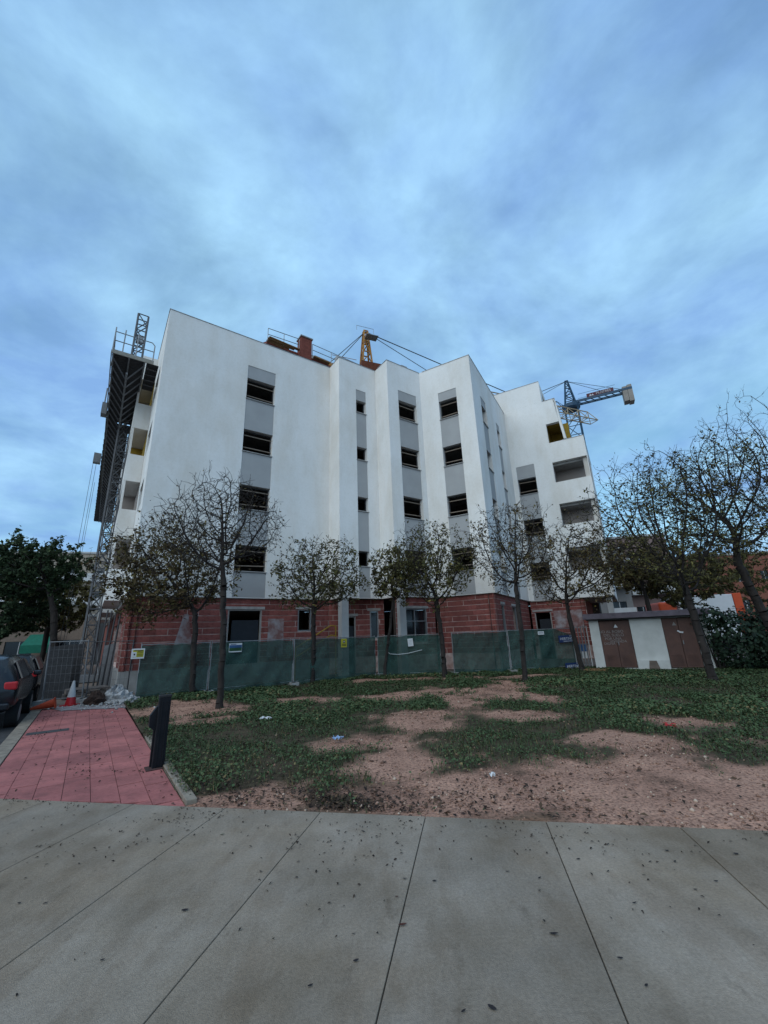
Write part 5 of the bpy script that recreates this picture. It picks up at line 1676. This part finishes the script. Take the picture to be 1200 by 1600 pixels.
r_, c, Dx, up, Nn = board_sign('paper_notice', 'white paper notice in a sleeve on the net right of the leaning tree', Vector((0.92, 18.10, 1.34)) + NQ * 0.11, DQ, 0.22, 0.31, tilt=-0.08)
for k in range(4):
    flat(r_, 'text_line', c, Dx, up, -0.07, 0.07 - 0.02 * (k % 2), 0.08 - k * 0.06, 0.09 - k * 0.06, mat('grey_ink', (0.2, 0.21, 0.25), 0.8), Nn)
DR = Vector((FR[2][0] - FR[1][0], FR[2][1] - FR[1][1], 0)).normalized(); NR = Vector((DR.y, -DR.x, 0))
r_, c, Dx, up, Nn = board_sign('paper_notice', 'small white notice at the top edge of the net below the dark doorway', Vector((6.50, 18.44, 1.52)) + NR * 0.12, DR, 0.27, 0.14)
flat(r_, 'text_line', c, Dx, up, -0.1, 0.1, -0.01, 0.02, mat('grey_ink', (0.2, 0.21, 0.25), 0.8), Nn)
for (c0, lab, tl) in ((Vector((7.62, 18.58, 1.25)), 'upper navy blue company sign at the right end of the net', -0.02), (Vector((7.74, 18.60, 0.14)), 'lower navy blue company sign standing at the foot of the net', -0.02)):
    r_, c, Dx, up, Nn = board_sign('company_sign', lab, c0 + NR * 0.16, DR, 0.78, 0.28, NAVY, tilt=tl)
    lettering('HERTINSA', r_, c + up * 0.0, Dx, 0.145, SIGNW, up)
    lettering('GRUPO', r_, c + up * 0.105 + Dx * 0.2, Dx, 0.06, SIGNW, up)
    lettering('construcciones', r_, c - up * 0.095 + Dx * 0.04, Dx, 0.075, SIGNW, up)
# torn strip hanging on the net
mb = MB()
st = [(-0.02, 1.05), (0.10, 0.93), (0.45, 0.90), (0.85, 0.93), (1.2, 1.0), (1.45, 1.05)]
pp = [Vector((FQ[0][0], FQ[0][1], 0)) + DQ * (0.45 + u) + NQ * 0.13 + Z * (z_ - 0.02) for u, z_ in st]
mb.path(pp, 0.012, 5)
mb.path([pp[0] + Z * 0.14, pp[0]], 0.01, 5)
tag(mb.build('torn_strip', SIGNW), 'thin torn white strip hanging across the green net', 'strip')

# vertical bars of the white gate between the net and the shed
gt = thing('barred_gate', 'pale barred gate between the netted fence and the shed', 'gate', (8.15, 18.95, 0))
g0, g1 = Vector((8.12, 18.98, 0)), Vector((8.62, 18.62, 0))
for k in range(6):
    mb = MB()
    c = g0.lerp(g1, k / 5)
    mb.tube(c, c + Z * 1.75, 0.022, 0.022, 6)
    mb.build('bar', PALEW if k in (0, 5) else MGREY, gt)
for zz in (0.15, 1.0, 1.7):
    mb = MB(); mb.bar(g0 + Z * zz, g1 + Z * zz, 0.03); mb.build('rail', MGREY, gt)
mb = MB(); mb.obox(g0.lerp(g1, 0.6) + Z * 0.85 + Vector((-.03, .06, 0)), (g1 - g0) * 0.7, Vector((0.01, 0.02, 0)), Z * 0.32); mb.build('blue_board', PICB, gt)
mb = MB(); mb.obox(g0.lerp(g1, 0.6) + Z * 0.55 + Vector((-.03, .06, 0)), (g1 - g0) * 0.7, Vector((0.01, 0.02, 0)), Z * 0.26); mb.build('white_board', PALEW, gt)

# ------------------------------------------------------------------ transformer shed
sh0 = Vector((8.55, 18.17, 0)); sN = Vector((b_.y, -b_.x, 0))
sh = thing('transformer_shed', 'low pale electrical shed with two brown doors and flat roof', 'shed', sh0)
def shp(u, d, z):
    return sh0 + b_ * u - sN * d + Z * z
wall('shed_wall', sh0, b_, 4.0, 0.0, 1.98, [(0.36, 1.50, 0.06, 1.94), (2.60, 3.64, 0.06, 1.92)], [SHEDW, RAW], thick=0.18, parent=sh, caps=(True, True, True, True))
for (p, q) in ((shp(4.0, 0.19, 0), shp(4.0, 2.6, 0)), (shp(4.0, 2.6, 0), shp(0, 2.6, 0)), (shp(0, 2.6, 0), shp(0, 0.19, 0))):
    d = q - p
    wall('shed_wall', p, d, d.length, 0, 1.98, [], [SHEDW, RAW], thick=0.15, parent=sh)
mb = MB()
mb.obox(shp(2.0, 1.2, 2.10), b_ * 4.35, sN * 3.0, Z * 0.22)
mb.build('roof_slab', PURP, sh, bevel=0.01)
mb = MB()
mb.obox(shp(2.02, -0.12, 1.965), b_ * 4.2, sN * 0.2, Z * 0.05)
mb.build('drip_edge', INK, sh)
for k, (u0, u1) in enumerate(((0.36, 1.50), (2.60, 3.64))):
    um = (u0 + u1) / 2
    mb = MB()
    for (x0, x1) in ((u0 + 0.012, um - 0.006), (um + 0.006, u1 - 0.012)):
        mb.obox(shp((x0 + x1) / 2, 0.07, 0.995), b_ * (x1 - x0), sN * 0.05, Z * 1.82)
    dr = mb.build('door', DOORB, sh, bevel=0.006)
    mb = MB()
    for j in range(9):
        for (x0, x1) in ((u0 + 0.10, um - 0.08), (um + 0.08, u1 - 0.10)):
            mb.obox(shp((x0 + x1) / 2, 0.036, 0.18 + j * 0.045), b_ * (x1 - x0), sN * 0.02, Z * 0.018)
    mb.build('louvre', DOORB, dr)
    mb = MB(); mb.obox(shp(um + 0.05, 0.03, 1.0), b_ * 0.03, sN * 0.04, Z * 0.14); mb.build('door_handle', MGREY, dr)
    mb = MB()
    c = shp(um + (0.05 if k == 0 else -0.12), 0.041, 1.68)
    mb.add([c - b_ * 0.075 - Z * 0.05, c + b_ * 0.075 - Z * 0.05, c + Z * 0.085], [(0, 1, 2)])
    mb.build('warning_triangle', SIGNW if k == 0 else CHALK, dr)
    if k == 0:
        for (txt, zz, uo, s) in (('NO AL ROBO', 1.47, -0.16, 0.15), ('DEL SUELO', 1.33, -0.08, 0.15), ('POR UNA', 1.19, -0.12, 0.14), ('VIVIENDA', 1.08, 0.05, 0.14), ('DIGNA', 1.00, -0.28, 0.13)):
            lettering(txt, dr, shp(um + uo, 0.041, zz), b_, s, CHALK, name='graffiti')
    else:
        mb = MB(); c = shp(um + 0.03, 0.041, 1.38)
        mb.add([c + b_ * -.11 + Z * .04, c + b_ * -.03 - Z * .03, c + b_ * .08 - Z * .05, c + b_ * .1 + Z * .01, c + Z * .02, c + b_ * -.06 + Z * .07], [(0, 1, 2, 3, 4, 5)])
        mb.build('torn_sticker', SIGNW, dr)
mb = MB()
mb.obox(shp(2.05, -0.06, 0.10), b_ * 1.05, sN * 0.10, Z * 0.5)
mb.build('plinth_panel', SHEDW, sh)
mb = MB()
q = shp(2.0, -0.125, 0)
mb.add([q - b_ * .16 + Z * 0.02, q + b_ * .2 + Z * 0.02, q + b_ * .12 + Z * .33, q + b_ * .1 + Z * .55, q - b_ * .06 + Z * .56, q - b_ * .08 + Z * .30], [(0, 1, 2, 3, 4, 5)])
q2 = MB()
mb = MB()
mb.add([shp(1.86, -0.1125, 0.03), shp(2.24, -0.1125, 0.03), shp(2.16, -0.1125, 0.345), shp(1.92, -0.1125, 0.345)], [(0, 1, 2, 3)])
mb.build('damp_stain', mat('brown_damp', (0.16, 0.125, 0.105), 0.95, var=0.3), sh)

# planks lying by the shed corner
for (c, L, lab) in ((Vector((8.35, 17.75, 0.06)), 1.0, 'short brown plank lying before the shed corner'), (Vector((8.15, 17.5, 0.04)), 0.8, 'pale plank lying flat near the foot of the leaning tree')):
    mb = MB(); mb.obox(c, b_ * L, sN * 0.14, Z * 0.05)
    tag(mb.build('plank', WOOD), lab, 'plank')

# ------------------------------------------------------------------ black steel post at the pavement edge
po_ = thing('utility_post', 'short black rectangular steel post with side bracket on red pavement', 'post', (-3.22, 6.33, 0))
pc = Vector((-3.22, 6.33, 0)); pu = a_; pv = l_
mb = MB(); mb.obox(pc + Z * 0.44, pu * 0.15, pv * 0.10, Z * 0.90); mb.build('column', BLACKP, po_, bevel=0.008)
for s in (-0.035, 0.035):
    mb = MB(); mb.obox(pc + pu * s - pv * 0.056 + Z * 0.42, pu * 0.014, pv * 0.012, Z * 0.84); mb.build('rib', BLACKP, po_)
mb = MB(); mb.obox(pc + Z * 0.905, pu * 0.16, pv * 0.11, Z * 0.03); mb.build('cap', mat('worn_black_cap', (0.03, 0.028, 0.03), 0.5, var=0.3), po_, bevel=0.004)
mb = MB()
qq = pc - pu * 0.075 + pv * 0.02
mb.add([qq + Z * 0.78, qq - pu * .085 + Z * 0.66, qq - pu * .085 + Z * .52, qq + Z * 0.45,
        qq + pv * .09 + Z * 0.78, qq + pv * .09 - pu * .085 + Z * 0.66, qq + pv * .09 - pu * .085 + Z * .52, qq + pv * .09 + Z * 0.45],
       [(0, 1, 2, 3), (7, 6, 5, 4), (0, 4, 5, 1), (1, 5, 6, 2), (2, 6, 7, 3)])
mb.build('side_bracket', BLACKP, po_)
mb = MB(); mb.obox(pc - pu * 0.045 + pv * 0.08 + Z * 0.30, pu * 0.10, pv * 0.06, Z * 0.60); mb.build('rear_stiffener', BLACKP, po_)
mb = MB(); mb.obox(pc + Z * 0.006, pu * 0.30, pv * 0.24, Z * 0.012); mb.build('base_plate', mat('rusty_base', (0.08, 0.04, 0.035), 0.8, var=0.4), po_)

# ------------------------------------------------------------------ parked cars
def car(label, origin, heading, paint, L=4.2, W=1.76, H=1.47, group='cars parked along the kerb'):
    root = thing('parked_car', label, 'car', origin, group)
    fx = Vector(heading).normalized(); sx = Vector((fx.y, -fx.x, 0))   # sx = right side
    o = Vector(origin)
    def W3(x, y, z):
        return o + fx * x + sx * y + Z * z
    # sections from rear (x=0) to front: (x, half width, z low, z waist, z roof, roof half width)
    secs = [(0.00, .70, .42, .72, .74, .62), (0.06, .83, .30, .82, .92, .70), (0.22, .87, .22, .90, 1.12, .66), (0.55, .88, .20, .93, 1.40, .62), (1.1, .88, .19, .94, 1.46, .61),
            (2.0, .88, .19, .94, 1.47, .61), (2.6, .88, .19, .93, 1.40, .61), (3.05, .88, .20, .91, 1.12, .66), (3.3, .87, .21, .89, .93, .72), (3.9, .82, .24, .76, .80, .68), (4.12, .72, .30, .60, .64, .58), (4.2, .62, .38, .52, .54, .5)]
    k_ = L / 4.2
    prof = []
    for (x, hw, zl, zw, zr, rw) in secs:
        prof.append([(x * k_, -rw * .55, zr + .02), (x * k_, -rw, zr - .02), (x * k_, -hw * .97, zw), (x * k_, -hw, (zw + zl) / 2), (x * k_, -hw * .93, zl), (x * k_, 0, zl - .02),
                     (x * k_, hw * .93, zl), (x * k_, hw, (zw + zl) / 2), (x * k_, hw * .97, zw), (x * k_, rw, zr - .02), (x * k_, rw * .55, zr + .02), (x * k_, 0, zr + .03)])
    n = 12
    vs_ = [W3(x, y * W / 1.76, z * H / 1.47) for r in prof for (x, y, z) in r]
    fs, mi = [], []
    for i in range(len(prof) - 1):
        for j in range(n):
            jj = (j + 1) % n
            fs.append((i * n + j, i * n + jj, (i + 1) * n + jj, (i + 1) * n + j))
    fs.append(tuple(range(n - 1, -1, -1))); fs.append(tuple((len(prof) - 1) * n + j for j in range(n)))
    mb = MB(); mb.add(vs_, fs)
    bo = mb.build('body', paint, root, smooth=True)
    sb_ = bo.modifiers.new('sub', 'SUBSURF'); sb_.levels = 1; sb_.render_levels = 2
    # glass: side windows, rear window, windscreen
    def quad(name, pts, m, parent=root, off=0.012):
        c = sum((W3(*p) for p in pts), Vector()) / len(pts)
        mid = W3(2.1 * k_, 0, 0.8)
        w_ = [W3(*p) for p in pts]
        nn = (w_[1] - w_[0]).cross(w_[2] - w_[0]).normalized()
        if nn.dot(c - mid) < 0: nn = -nn
        mb = MB(); mb.add([p + nn * off for p in w_] + [p - nn * 0.02 for p in w_], [tuple(range(len(w_)))] + [(i, (i + 1) % len(w_), len(w_) + (i + 1) % len(w_), len(w_) + i) for i in range(len(w_))])
        return mb.build(name, m, parent)
    for s in (-1, 1):
        quad('side_window', [(0.62 * k_, s * .66, 1.34), (0.42 * k_, s * .845, .97), (1.75 * k_, s * .855, .97), (1.75 * k_, s * .645, 1.40)], GLASSD)
        quad('side_window', [(1.83 * k_, s * .645, 1.40), (1.83 * k_, s * .855, .97), (3.0 * k_, s * .835, .96), (2.55 * k_, s * .65, 1.35)], GLASSD)
    quad('rear_window', [(0.22 * k_, -.56, 1.08), (0.22 * k_, .56, 1.08), (0.52 * k_, .52, 1.37), (0.52 * k_, -.52, 1.37)], GLASSD, off=0.03)
    quad('windscreen', [(3.12 * k_, -.58, 1.06), (3.12 * k_, .58, 1.06), (2.66 * k_, .52, 1.37), (2.66 * k_, -.52, 1.37)], GLASSD, off=0.03)
    for s in (-1, 1):
        mb = MB(); mb.obox(W3(0.10, s * .70, .83), fx * 0.16, sx * 0.24, Z * 0.17); mb.build('tail_light', REDP, root, bevel=0.03)
        mb = MB(); mb.obox(W3(L - 0.22, s * .62, .60), fx * 0.24, sx * 0.28, Z * 0.13); mb.build('headlight', WHITEP, root, bevel=0.03)
        mb = MB(); mb.obox(W3(2.78 * k_, s * .95, .98), fx * 0.12, sx * 0.18, Z * 0.12); mb.build('wing_mirror', paint, root, bevel=0.03)
        for x in (0.80 * k_, 3.42 * k_):
            mb = MB()
            c0, c1 = W3(x, s * .66, .17), W3(x, s * .885, .17)
            mb.tube(c0, c1, 0.30, 0.30, 20)
            wh = mb.build('wheel', RUBBER, root)
            mb = MB(); mb.tube(c1, c1 + sx * s * 0.012, 0.19, 0.17, 14); mb.build('rim', STEEL, wh)
    mb = MB(); mb.obox(W3(-0.015, 0, .58), fx * 0.02, sx * 0.52, Z * 0.12); mb.build('number_plate', SIGNW, root)
    mb = MB(); mb.obox(W3(0.03, 0, .40), fx * 0.14, sx * 1.5, Z * 0.16); mb.build('bumper', paint, root, bevel=0.04)
    return root
CARB = mat('black_car_paint', (0.008, 0.010, 0.014), 0.22, spec=0.5, var=0.1)
CARW = mat('white_car_paint', (0.60, 0.62, 0.64), 0.3, spec=0.5, var=0.03)
CARG = mat('charcoal_car_paint', (0.018, 0.02, 0.024), 0.25, spec=0.5, var=0.1)
def kerb_at(a, d):
    p = F(a, d); return (p.x, p.y, -0.0)
car('black car parked at the kerb with a red tail light at the left edge', kerb_at(-3.04, -5.2), l_, CARB, H=1.5)
car('charcoal car parked just ahead of the black one', kerb_at(-3.10, 0.1), l_, CARG, L=4.0, H=1.44)
car('white car parked across the street under the green awning', kerb_at(-10.3, 9.5), l_, CARW, L=4.1)
car('pale distant car parked beyond the white one', kerb_at(-10.3, 17.5), l_, mat('silver_car_paint', (0.30, 0.32, 0.34), 0.3, metal=0.3), L=4.1)

# ------------------------------------------------------------------ clutter by the corner
cn = thing('traffic_cone', 'upright red and white traffic cone by the wire fence', 'cone', (-9.35, 12.95, 0))
mb = MB(); mb.obox((-9.35, 12.95, 0.02), (0.36, 0, 0), (0, 0.36, 0), (0, 0, 0.04)); mb.build('base', REDP, cn)
mb = MB(); mb.lathe((-9.35, 12.95, 0.04), [(0.14, 0), (0.105, 0.2)], 16); mb.build('red_sleeve', REDP, cn, smooth=False)
mb = MB(); mb.lathe((-9.35, 12.95, 0.24), [(0.106, 0), (0.065, 0.24), (0.028, 0.44)], 16); mb.build('white_sleeve', WHITEP, cn)
cn2 = thing('traffic_cone', 'orange traffic cone lying on its side beside the upright cone', 'cone', (-9.45, 12.35, 0))
mb = MB()
ct, cb_ = Vector((-9.85, 12.15, 0.05)), Vector((-9.42, 12.42, 0.16))
mb.tube(cb_, ct, 0.12, 0.03, 16); mb.build('sleeve', ORANGE, cn2)
dd_ = (cb_ - ct).normalized(); s_ = dd_.cross(Z).normalized(); t2 = s_.cross(dd_)
mb = MB(); mb.obox(cb_ + dd_ * 0.015, dd_ * 0.03, s_ * 0.27, t2 * 0.27); mb.build('base', ORANGE, cn2)
def lump(name, label, cat, c, r_, m, seed, squash=0.6, group=None, n=14):
    g_ = random.Random(seed)
    mb = MB(); vs_, fs = [], []
    for i in range(n // 2 + 1):
        ph = math.pi / 2 * i / (n // 2)
        for j in range(n):
            th = 2 * math.pi * j / n
            k = r_ * (1 + g_.uniform(-.22, .22))
            vs_.append((c[0] + k * math.cos(ph) * math.cos(th), c[1] + k * math.cos(ph) * math.sin(th), c[2] + k * squash * math.sin(ph) * (1.2 if i else 1) - (0.02 if i == 0 else 0)))
    for i in range(n // 2):
        for j in range(n):
            fs.append((i * n + j, i * n + (j + 1) % n, (i + 1) * n + (j + 1) % n, (i + 1) * n + j))
    mb.add(vs_, fs)
    return tag(mb.build(name, m), label, cat, group)
lump('brown_sack', 'dark brown filled sack lying before the wire fence', 'sack', (-8.62, 12.95, 0), 0.27, mat('brown_sackcloth', (0.045, 0.026, 0.02), 0.95, var=0.4, bump=0.5), 1, 1.05)
WBAG = mat('white_bag_plastic', (0.40, 0.41, 0.42), 0.6, base2=(0.15, 0.15, 0.155), scale=6, bump=0.5, bump_scale=12)
lump('rubble_bag', 'crumpled white rubble bag leaning beside the brown sack', 'bag', (-8.42, 13.55, 0), 0.30, WBAG, 2, 1.2)
lump('rubble_bag', 'bluish white open rubble bag at the foot of the concrete plinth', 'bag', (-8.05, 13.35, 0), 0.30, WBAG, 3, 0.85)
lump('rubble_bag', 'flat white rubble bag against the left end of the netted fence', 'bag', (-7.75, 13.15, 0), 0.26, WBAG, 4, 0.6)
g_ = np.random.default_rng(5)
nr = 500
an = g_.uniform(0, 6.28, nr); rr_ = np.abs(g_.normal(0, 0.75, nr))
cx_, cy_ = -8.1 + rr_ * np.cos(an) * 1.1, 13.0 + rr_ * np.sin(an) * 0.8
sz = g_.uniform(0.015, 0.06, nr)
o8 = octa[None] * g_.uniform(0.5, 1.3, (nr, 6, 3)) * sz[:, None, None] + np.stack([cx_, cy_, sz * .3 + 0.06 * np.exp(-rr_ ** 2 / .2)], 1)[:, None, :]
tag(np_mesh('rubble', o8.reshape(-1, 3), (tri[None] + (np.arange(nr) * 6)[:, None, None]).reshape(-1, 3), RUBBLE), 'white rubble and plaster crumbs spilled at the building corner', 'rubble', kind='stuff')
# pale dust patch on the ground at the corner
mb = MB()
ring_ = [(-8.2 + 1.35 * math.cos(k * .52) * (1 + .2 * math.sin(k * 2.3)), 12.75 + 0.85 * math.sin(k * .52) * (1 + .2 * math.cos(k * 1.7)), 0.012) for k in range(12)]
mb.add(ring_, [tuple(range(12))])
tag(mb.build('plaster_dust', mat('plaster_dust', (0.30, 0.28, 0.28), 0.95, base2=(0.17, 0.13, 0.13), scale=5)), kind='structure')
# pallets with dark boards
def pallet(label, c, n, ang):
    root = thing('pallet', label, 'pallet', c, 'pallets stacked behind the wire fence')
    D = Vector((math.cos(ang), math.sin(ang), 0)); S = Vector((-D.y, D.x, 0)); c = Vector(c)
    for k in range(5):
        mb = MB(); mb.obox(c + S * (-0.4 + 0.2 * k) + Z * 0.13, D * 1.2, S * 0.12, Z * 0.022); mb.build('board', WOODG, root)
    for k in range(3):
        mb = MB(); mb.obox(c + D * (-0.55 + 0.55 * k) + Z * 0.06, D * 0.1, S * 0.92, Z * 0.11); mb.build('bearer', WOODG, root)
WOODG = mat('grey_weathered_timber', (0.16, 0.14, 0.13), 0.9, var=0.4, scale=6)
pallet('grey timber pallet at the bottom behind the wire fence', F(-0.9, 0.2, 0), 5, AZ_A)
pallet('grey timber pallet on top of another behind the wire fence', F(-0.85, 0.15, 0.15), 5, AZ_A + 0.1)
pallet('grey timber pallet lying farther back along the street wall', F(-0.8, 1.8, 0), 5, AZ_A)
for k, (a, d, w, lab) in enumerate(((-1.75, 0.4, 0.8, 'dark formwork panel leaning at the kerb side of the pavement'), (-1.55, 1.4, 0.9, 'dark formwork panel standing behind the first one'), (-0.25, 3.0, 0.4, 'grey board leaning on the street wall'))):
    mb = MB(); mb.obox(F(a, d, 0.86), a_ * w + Z * 0.1, l_ * 0.04, Z * 1.7 + l_ * 0.25)
    tag(mb.build('formwork_panel', DECK if k < 2 else MGREY, bevel=0.004), lab, 'panel', 'boards leaning behind the wire fence')
# standing steel props by the street wall
for k in range(4):
    mb = MB(); c = F(-0.25 - 0.12 * k, 1.2 + 1.1 * k, 0)
    mb.tube(c, c + Z * (2.9 + .1 * k) + a_ * 0.12, 0.035, 0.03, 8)
    tag(mb.build('steel_prop', DSTEEL), ['nearest', 'second', 'third', 'farthest'][k] + ' grey steel prop standing against the street wall', 'prop', 'steel props along the street wall')

# litter on the lawn
def scrap(name, label, c, w, m, seed):
    g_ = random.Random(seed); mb = MB()
    n = 6; vs_ = []
    for i in range(n):
        for j in range(n):
            vs_.append((c[0] + (i / (n - 1) - .5) * w + g_.uniform(-.01, .01), c[1] + (j / (n - 1) - .5) * w * .7 + g_.uniform(-.01, .01), c[2] + 0.03 + g_.uniform(0, .05)))
    mb.add(vs_, [(i * n + j, (i + 1) * n + j, (i + 1) * n + j + 1, i * n + j + 1) for i in range(n - 1) for j in range(n - 1)])
    o = mb.build(name, m)
    so = o.modifiers.new('thick', 'SOLIDIFY'); so.thickness = 0.004
    tag(o, label, 'litter')
scrap('crumpled_wrapper', 'crumpled pale blue wrapper lying on the grass edge', (-0.87, 7.34, 0.03), 0.17, mat('pale_blue_plastic', (0.25, 0.36, 0.55), 0.5, var=0.3), 1)
scrap('crumpled_paper', 'small white crumpled paper on the bare earth', (1.13, 5.37, 0.0), 0.06, SIGNW, 2)
scrap('crumpled_wrapper', 'small red wrapper lying at the right lawn edge', (4.51, 7.42, 0.02), 0.14, REDP, 3)
scrap('crumpled_paper', 'flat whitish paper scrap in the grass near the black post', (-2.59, 9.29, 0.04), 0.22, SIGNW, 4)

# ------------------------------------------------------------------ background houses and vehicles
def block(label, o, fx, W, D, H, wallm, floors, bays_, win, balc=None, balc_m=PALEW, roof=None, group='houses behind the site', base=0.0, z_first=3.2, fh=2.9):
    """o = left front corner, fx = direction of the front towards the right"""
    root = thing('apartment_house', label, 'house', o, group)
    o = Vector(o); fx = Vector(fx).normalized(); N_ = Vector((fx.y, -fx.x, 0))
    ops = []
    bw = W / bays_
    for f in range(floors):
        for b_i in range(bays_):
            ops.append((bw * (b_i + .5) - win[0] / 2, bw * (b_i + .5) + win[0] / 2, z_first + f * fh, z_first + f * fh + win[1]))
    wall('house_wall', o, fx, W, base, H, ops, [wallm, RAW], thick=0.25, parent=root)
    mb = MB()
    q = [o - N_ * 0.27, o + fx * W - N_ * 0.27, o + fx * W - N_ * D, o - N_ * D]
    mb.prism([(p.x, p.y) for p in q], base - .1, H - 0.02)
    mb.build('house_core', wallm, root)
    q = [o + N_ * 0.15 - fx * .15, o + fx * (W + .15) + N_ * 0.15, o + fx * (W + .15) - N_ * (D + .15), o - N_ * (D + .15) - fx * .15]
    mb = MB(); mb.prism([(p.x, p.y) for p in q], H, H + 0.22); mb.build('roof', roof or CAP, root)
    for (u0, u1, z0, z1) in ops:
        mb = MB(); mb.obox(o + fx * (u0 + u1) / 2 - N_ * 0.14 + Z * (z0 + z1) / 2, fx * (u1 - u0 - .01), N_ * 0.04, Z * (z1 - z0 - .01))
        w = mb.build('window', GLASSD, root)
        mb = MB()
        mb.obox(o + fx * (u0 + u1) / 2 - N_ * 0.10 + Z * (z0 + z1) / 2, fx * 0.06, N_ * 0.04, Z * (z1 - z0 - .02))
        mb.build('window_bar', PALEW, w)
    if balc:
        for f in range(floors):
            for b_i in balc:
                u0, u1 = bw * b_i + .15, bw * (b_i + 1) - .15
                z0 = z_first + f * fh - 0.35
                mb = MB()
                mb.obox(o + fx * (u0 + u1) / 2 + N_ * 0.5 + Z * z0, fx * (u1 - u0), N_ * 1.0, Z * 0.14)
                mb.obox(o + fx * (u0 + u1) / 2 + N_ * 0.97 + Z * (z0 + .5), fx * (u1 - u0), N_ * 0.07, Z * 0.86)
                for u in (u0 + .04, u1 - .04):
                    mb.obox(o + fx * u + N_ * 0.47 + Z * (z0 + .5), fx * 0.07, N_ * 0.92, Z * 0.86)
                mb.build('balcony', balc_m, root)
    return root
# left, far along the street
lf = -l_
block('beige balcony house far down the street left of the lattice mast', (-45.5, 48.5, 0), (0.96, 0.28, 0), 12.5, 10, 13.0, TAN, 3, 3, (2.4, 1.4), balc=(0, 1, 2), balc_m=PALEW, z_first=4.0)
block('grey house wall closing the street behind the lattice mast', (-32.2, 52.0, 0), (0.96, 0.28, 0), 9, 9, 8.2, GREYB, 2, 3, (1.1, 1.2))
block('brownish low shop building behind the evergreen trees', (-52, 34.0, 0), (0.93, 0.37, 0), 24, 9, 4.6, mat('brown_shop_render', (0.20, 0.15, 0.12), 0.9, var=0.2), 1, 6, (2.2, 1.8), z_first=0.6)
aw = thing('shop_awning', 'green sloping shop awning behind the white parked car', 'awning', (-33.0, 40.6, 0))
mb = MB()
ax0, ax1 = Vector((-34.3, 40.6, 0)), Vector((-32.3, 41.4, 0))
dn = Vector((ax1 - ax0)).normalized(); nn = Vector((dn.y, -dn.x, 0))
mb.add([ax0 + Z * 3.0, ax1 + Z * 3.0, ax1 + nn * 1.8 + Z * 2.0, ax0 + nn * 1.8 + Z * 2.0, ax0 + Z * 2.94, ax1 + Z * 2.94, ax1 + nn * 1.8 + Z * 1.3, ax0 + nn * 1.8 + Z * 1.3], [(0, 3, 2, 1), (3, 7, 6, 2), (0, 4, 7, 3), (1, 2, 6, 5), (4, 5, 6, 7)])
mb.build('cloth', GREENA, aw)
mb = MB(); mb.tube(ax0 + nn * 1.75 + Z * -0.1, ax0 + nn * 1.75 + Z * 1.4, 0.03, 0.03, 6); mb.tube(ax1 + nn * 1.75 + Z * -.1, ax1 + nn * 1.75 + Z * 1.4, 0.03, 0.03, 6); mb.build('poles', STEEL, aw)
# right, beyond the shed
block('grey balcony block between the white wing and the orange house', (23.6, 45.5, 0), (0.98, -0.2, 0), 7.2, 10, 11.2, PINKB, 3, 3, (1.2, 1.3), balc=(0, 1, 2), z_first=2.4)
block('grey rendered house close behind the white wing', (18.6, 40.5, 0), (0.98, -0.2, 0), 4.6, 8, 9.0, GREYB, 2, 2, (1.2, 1.2), balc=(1,), z_first=2.8)
block('orange brick house behind the shed roof', (31.2, 44.5, 0), (0.98, -0.2, 0), 14, 10, 8.6, ORB, 2, 6, (0.7, 1.0), z_first=2.9)
block('orange brick gable house at the right behind the trees', (44.5, 42.0, 0), (0.95, -0.3, 0), 16, 10, 9.6, ORB, 2, 6, (0.9, 1.2), z_first=3.1)
mb = MB(); mb.tube((31.1, 44.3, -0.1), (31.1, 44.3, 6.0), 0.35, 0.28, 12)
tag(mb.build('white_flue', PALEW), 'thick pale vertical pipe in front of the orange brick house', 'pipe')
# box truck behind the shed
tk = thing('box_truck', 'white box truck with orange edges behind the shed roof', 'truck', (20, 26.6, -0.02))
tx = Vector((0.985, -0.17, 0)); ty = Vector((0.17, 0.985, 0)); tb0 = Vector((19.6, 26.8, 0))
mb = MB(); mb.obox(tb0 + Z * 2.1, tx * 3.0, ty * 2.3, Z * 2.5); mb.build('box_body', mat('truck_white', (0.55, 0.56, 0.58), 0.5, var=0.05), tk, bevel=0.03)
mb = MB(); mb.obox(tb0 + tx * 1.75 + Z * 2.12, tx * 0.46, ty * 2.34, Z * 2.55); mb.build('orange_end_frame', mat('orange_red_paint', (0.50, 0.07, 0.02), 0.5, var=0.1), tk, bevel=0.03)
mb = MB(); mb.obox(tb0 - tx * 2.1 + Z * 1.75, tx * 1.0, ty * 2.2, Z * 2.6); cbn = mb.build('cab', mat('orange_red_paint', (0.50, 0.07, 0.02), 0.5), tk, bevel=0.12)
mb = MB(); mb.obox(tb0 - tx * 2.12 - ty * 1.105 + Z * 2.1, tx * 0.7, ty * 0.02, Z * 0.7); mb.build('side_window', GLASSD, cbn)
for x in (-1.9, 0.9):
    for s in (-1, 1):
        mb = MB(); c = tb0 + tx * x + ty * s * 0.95 + Z * 0.42
        mb.tube(c - ty * .13, c + ty * .13, 0.44, 0.44, 18); mb.build('wheel', RUBBER, tk)
mb = MB(); mb.obox(tb0 + Z * 0.72, tx * 4.6, ty * 0.9, Z * 0.22); mb.build('chassis', DSTEEL, tk)
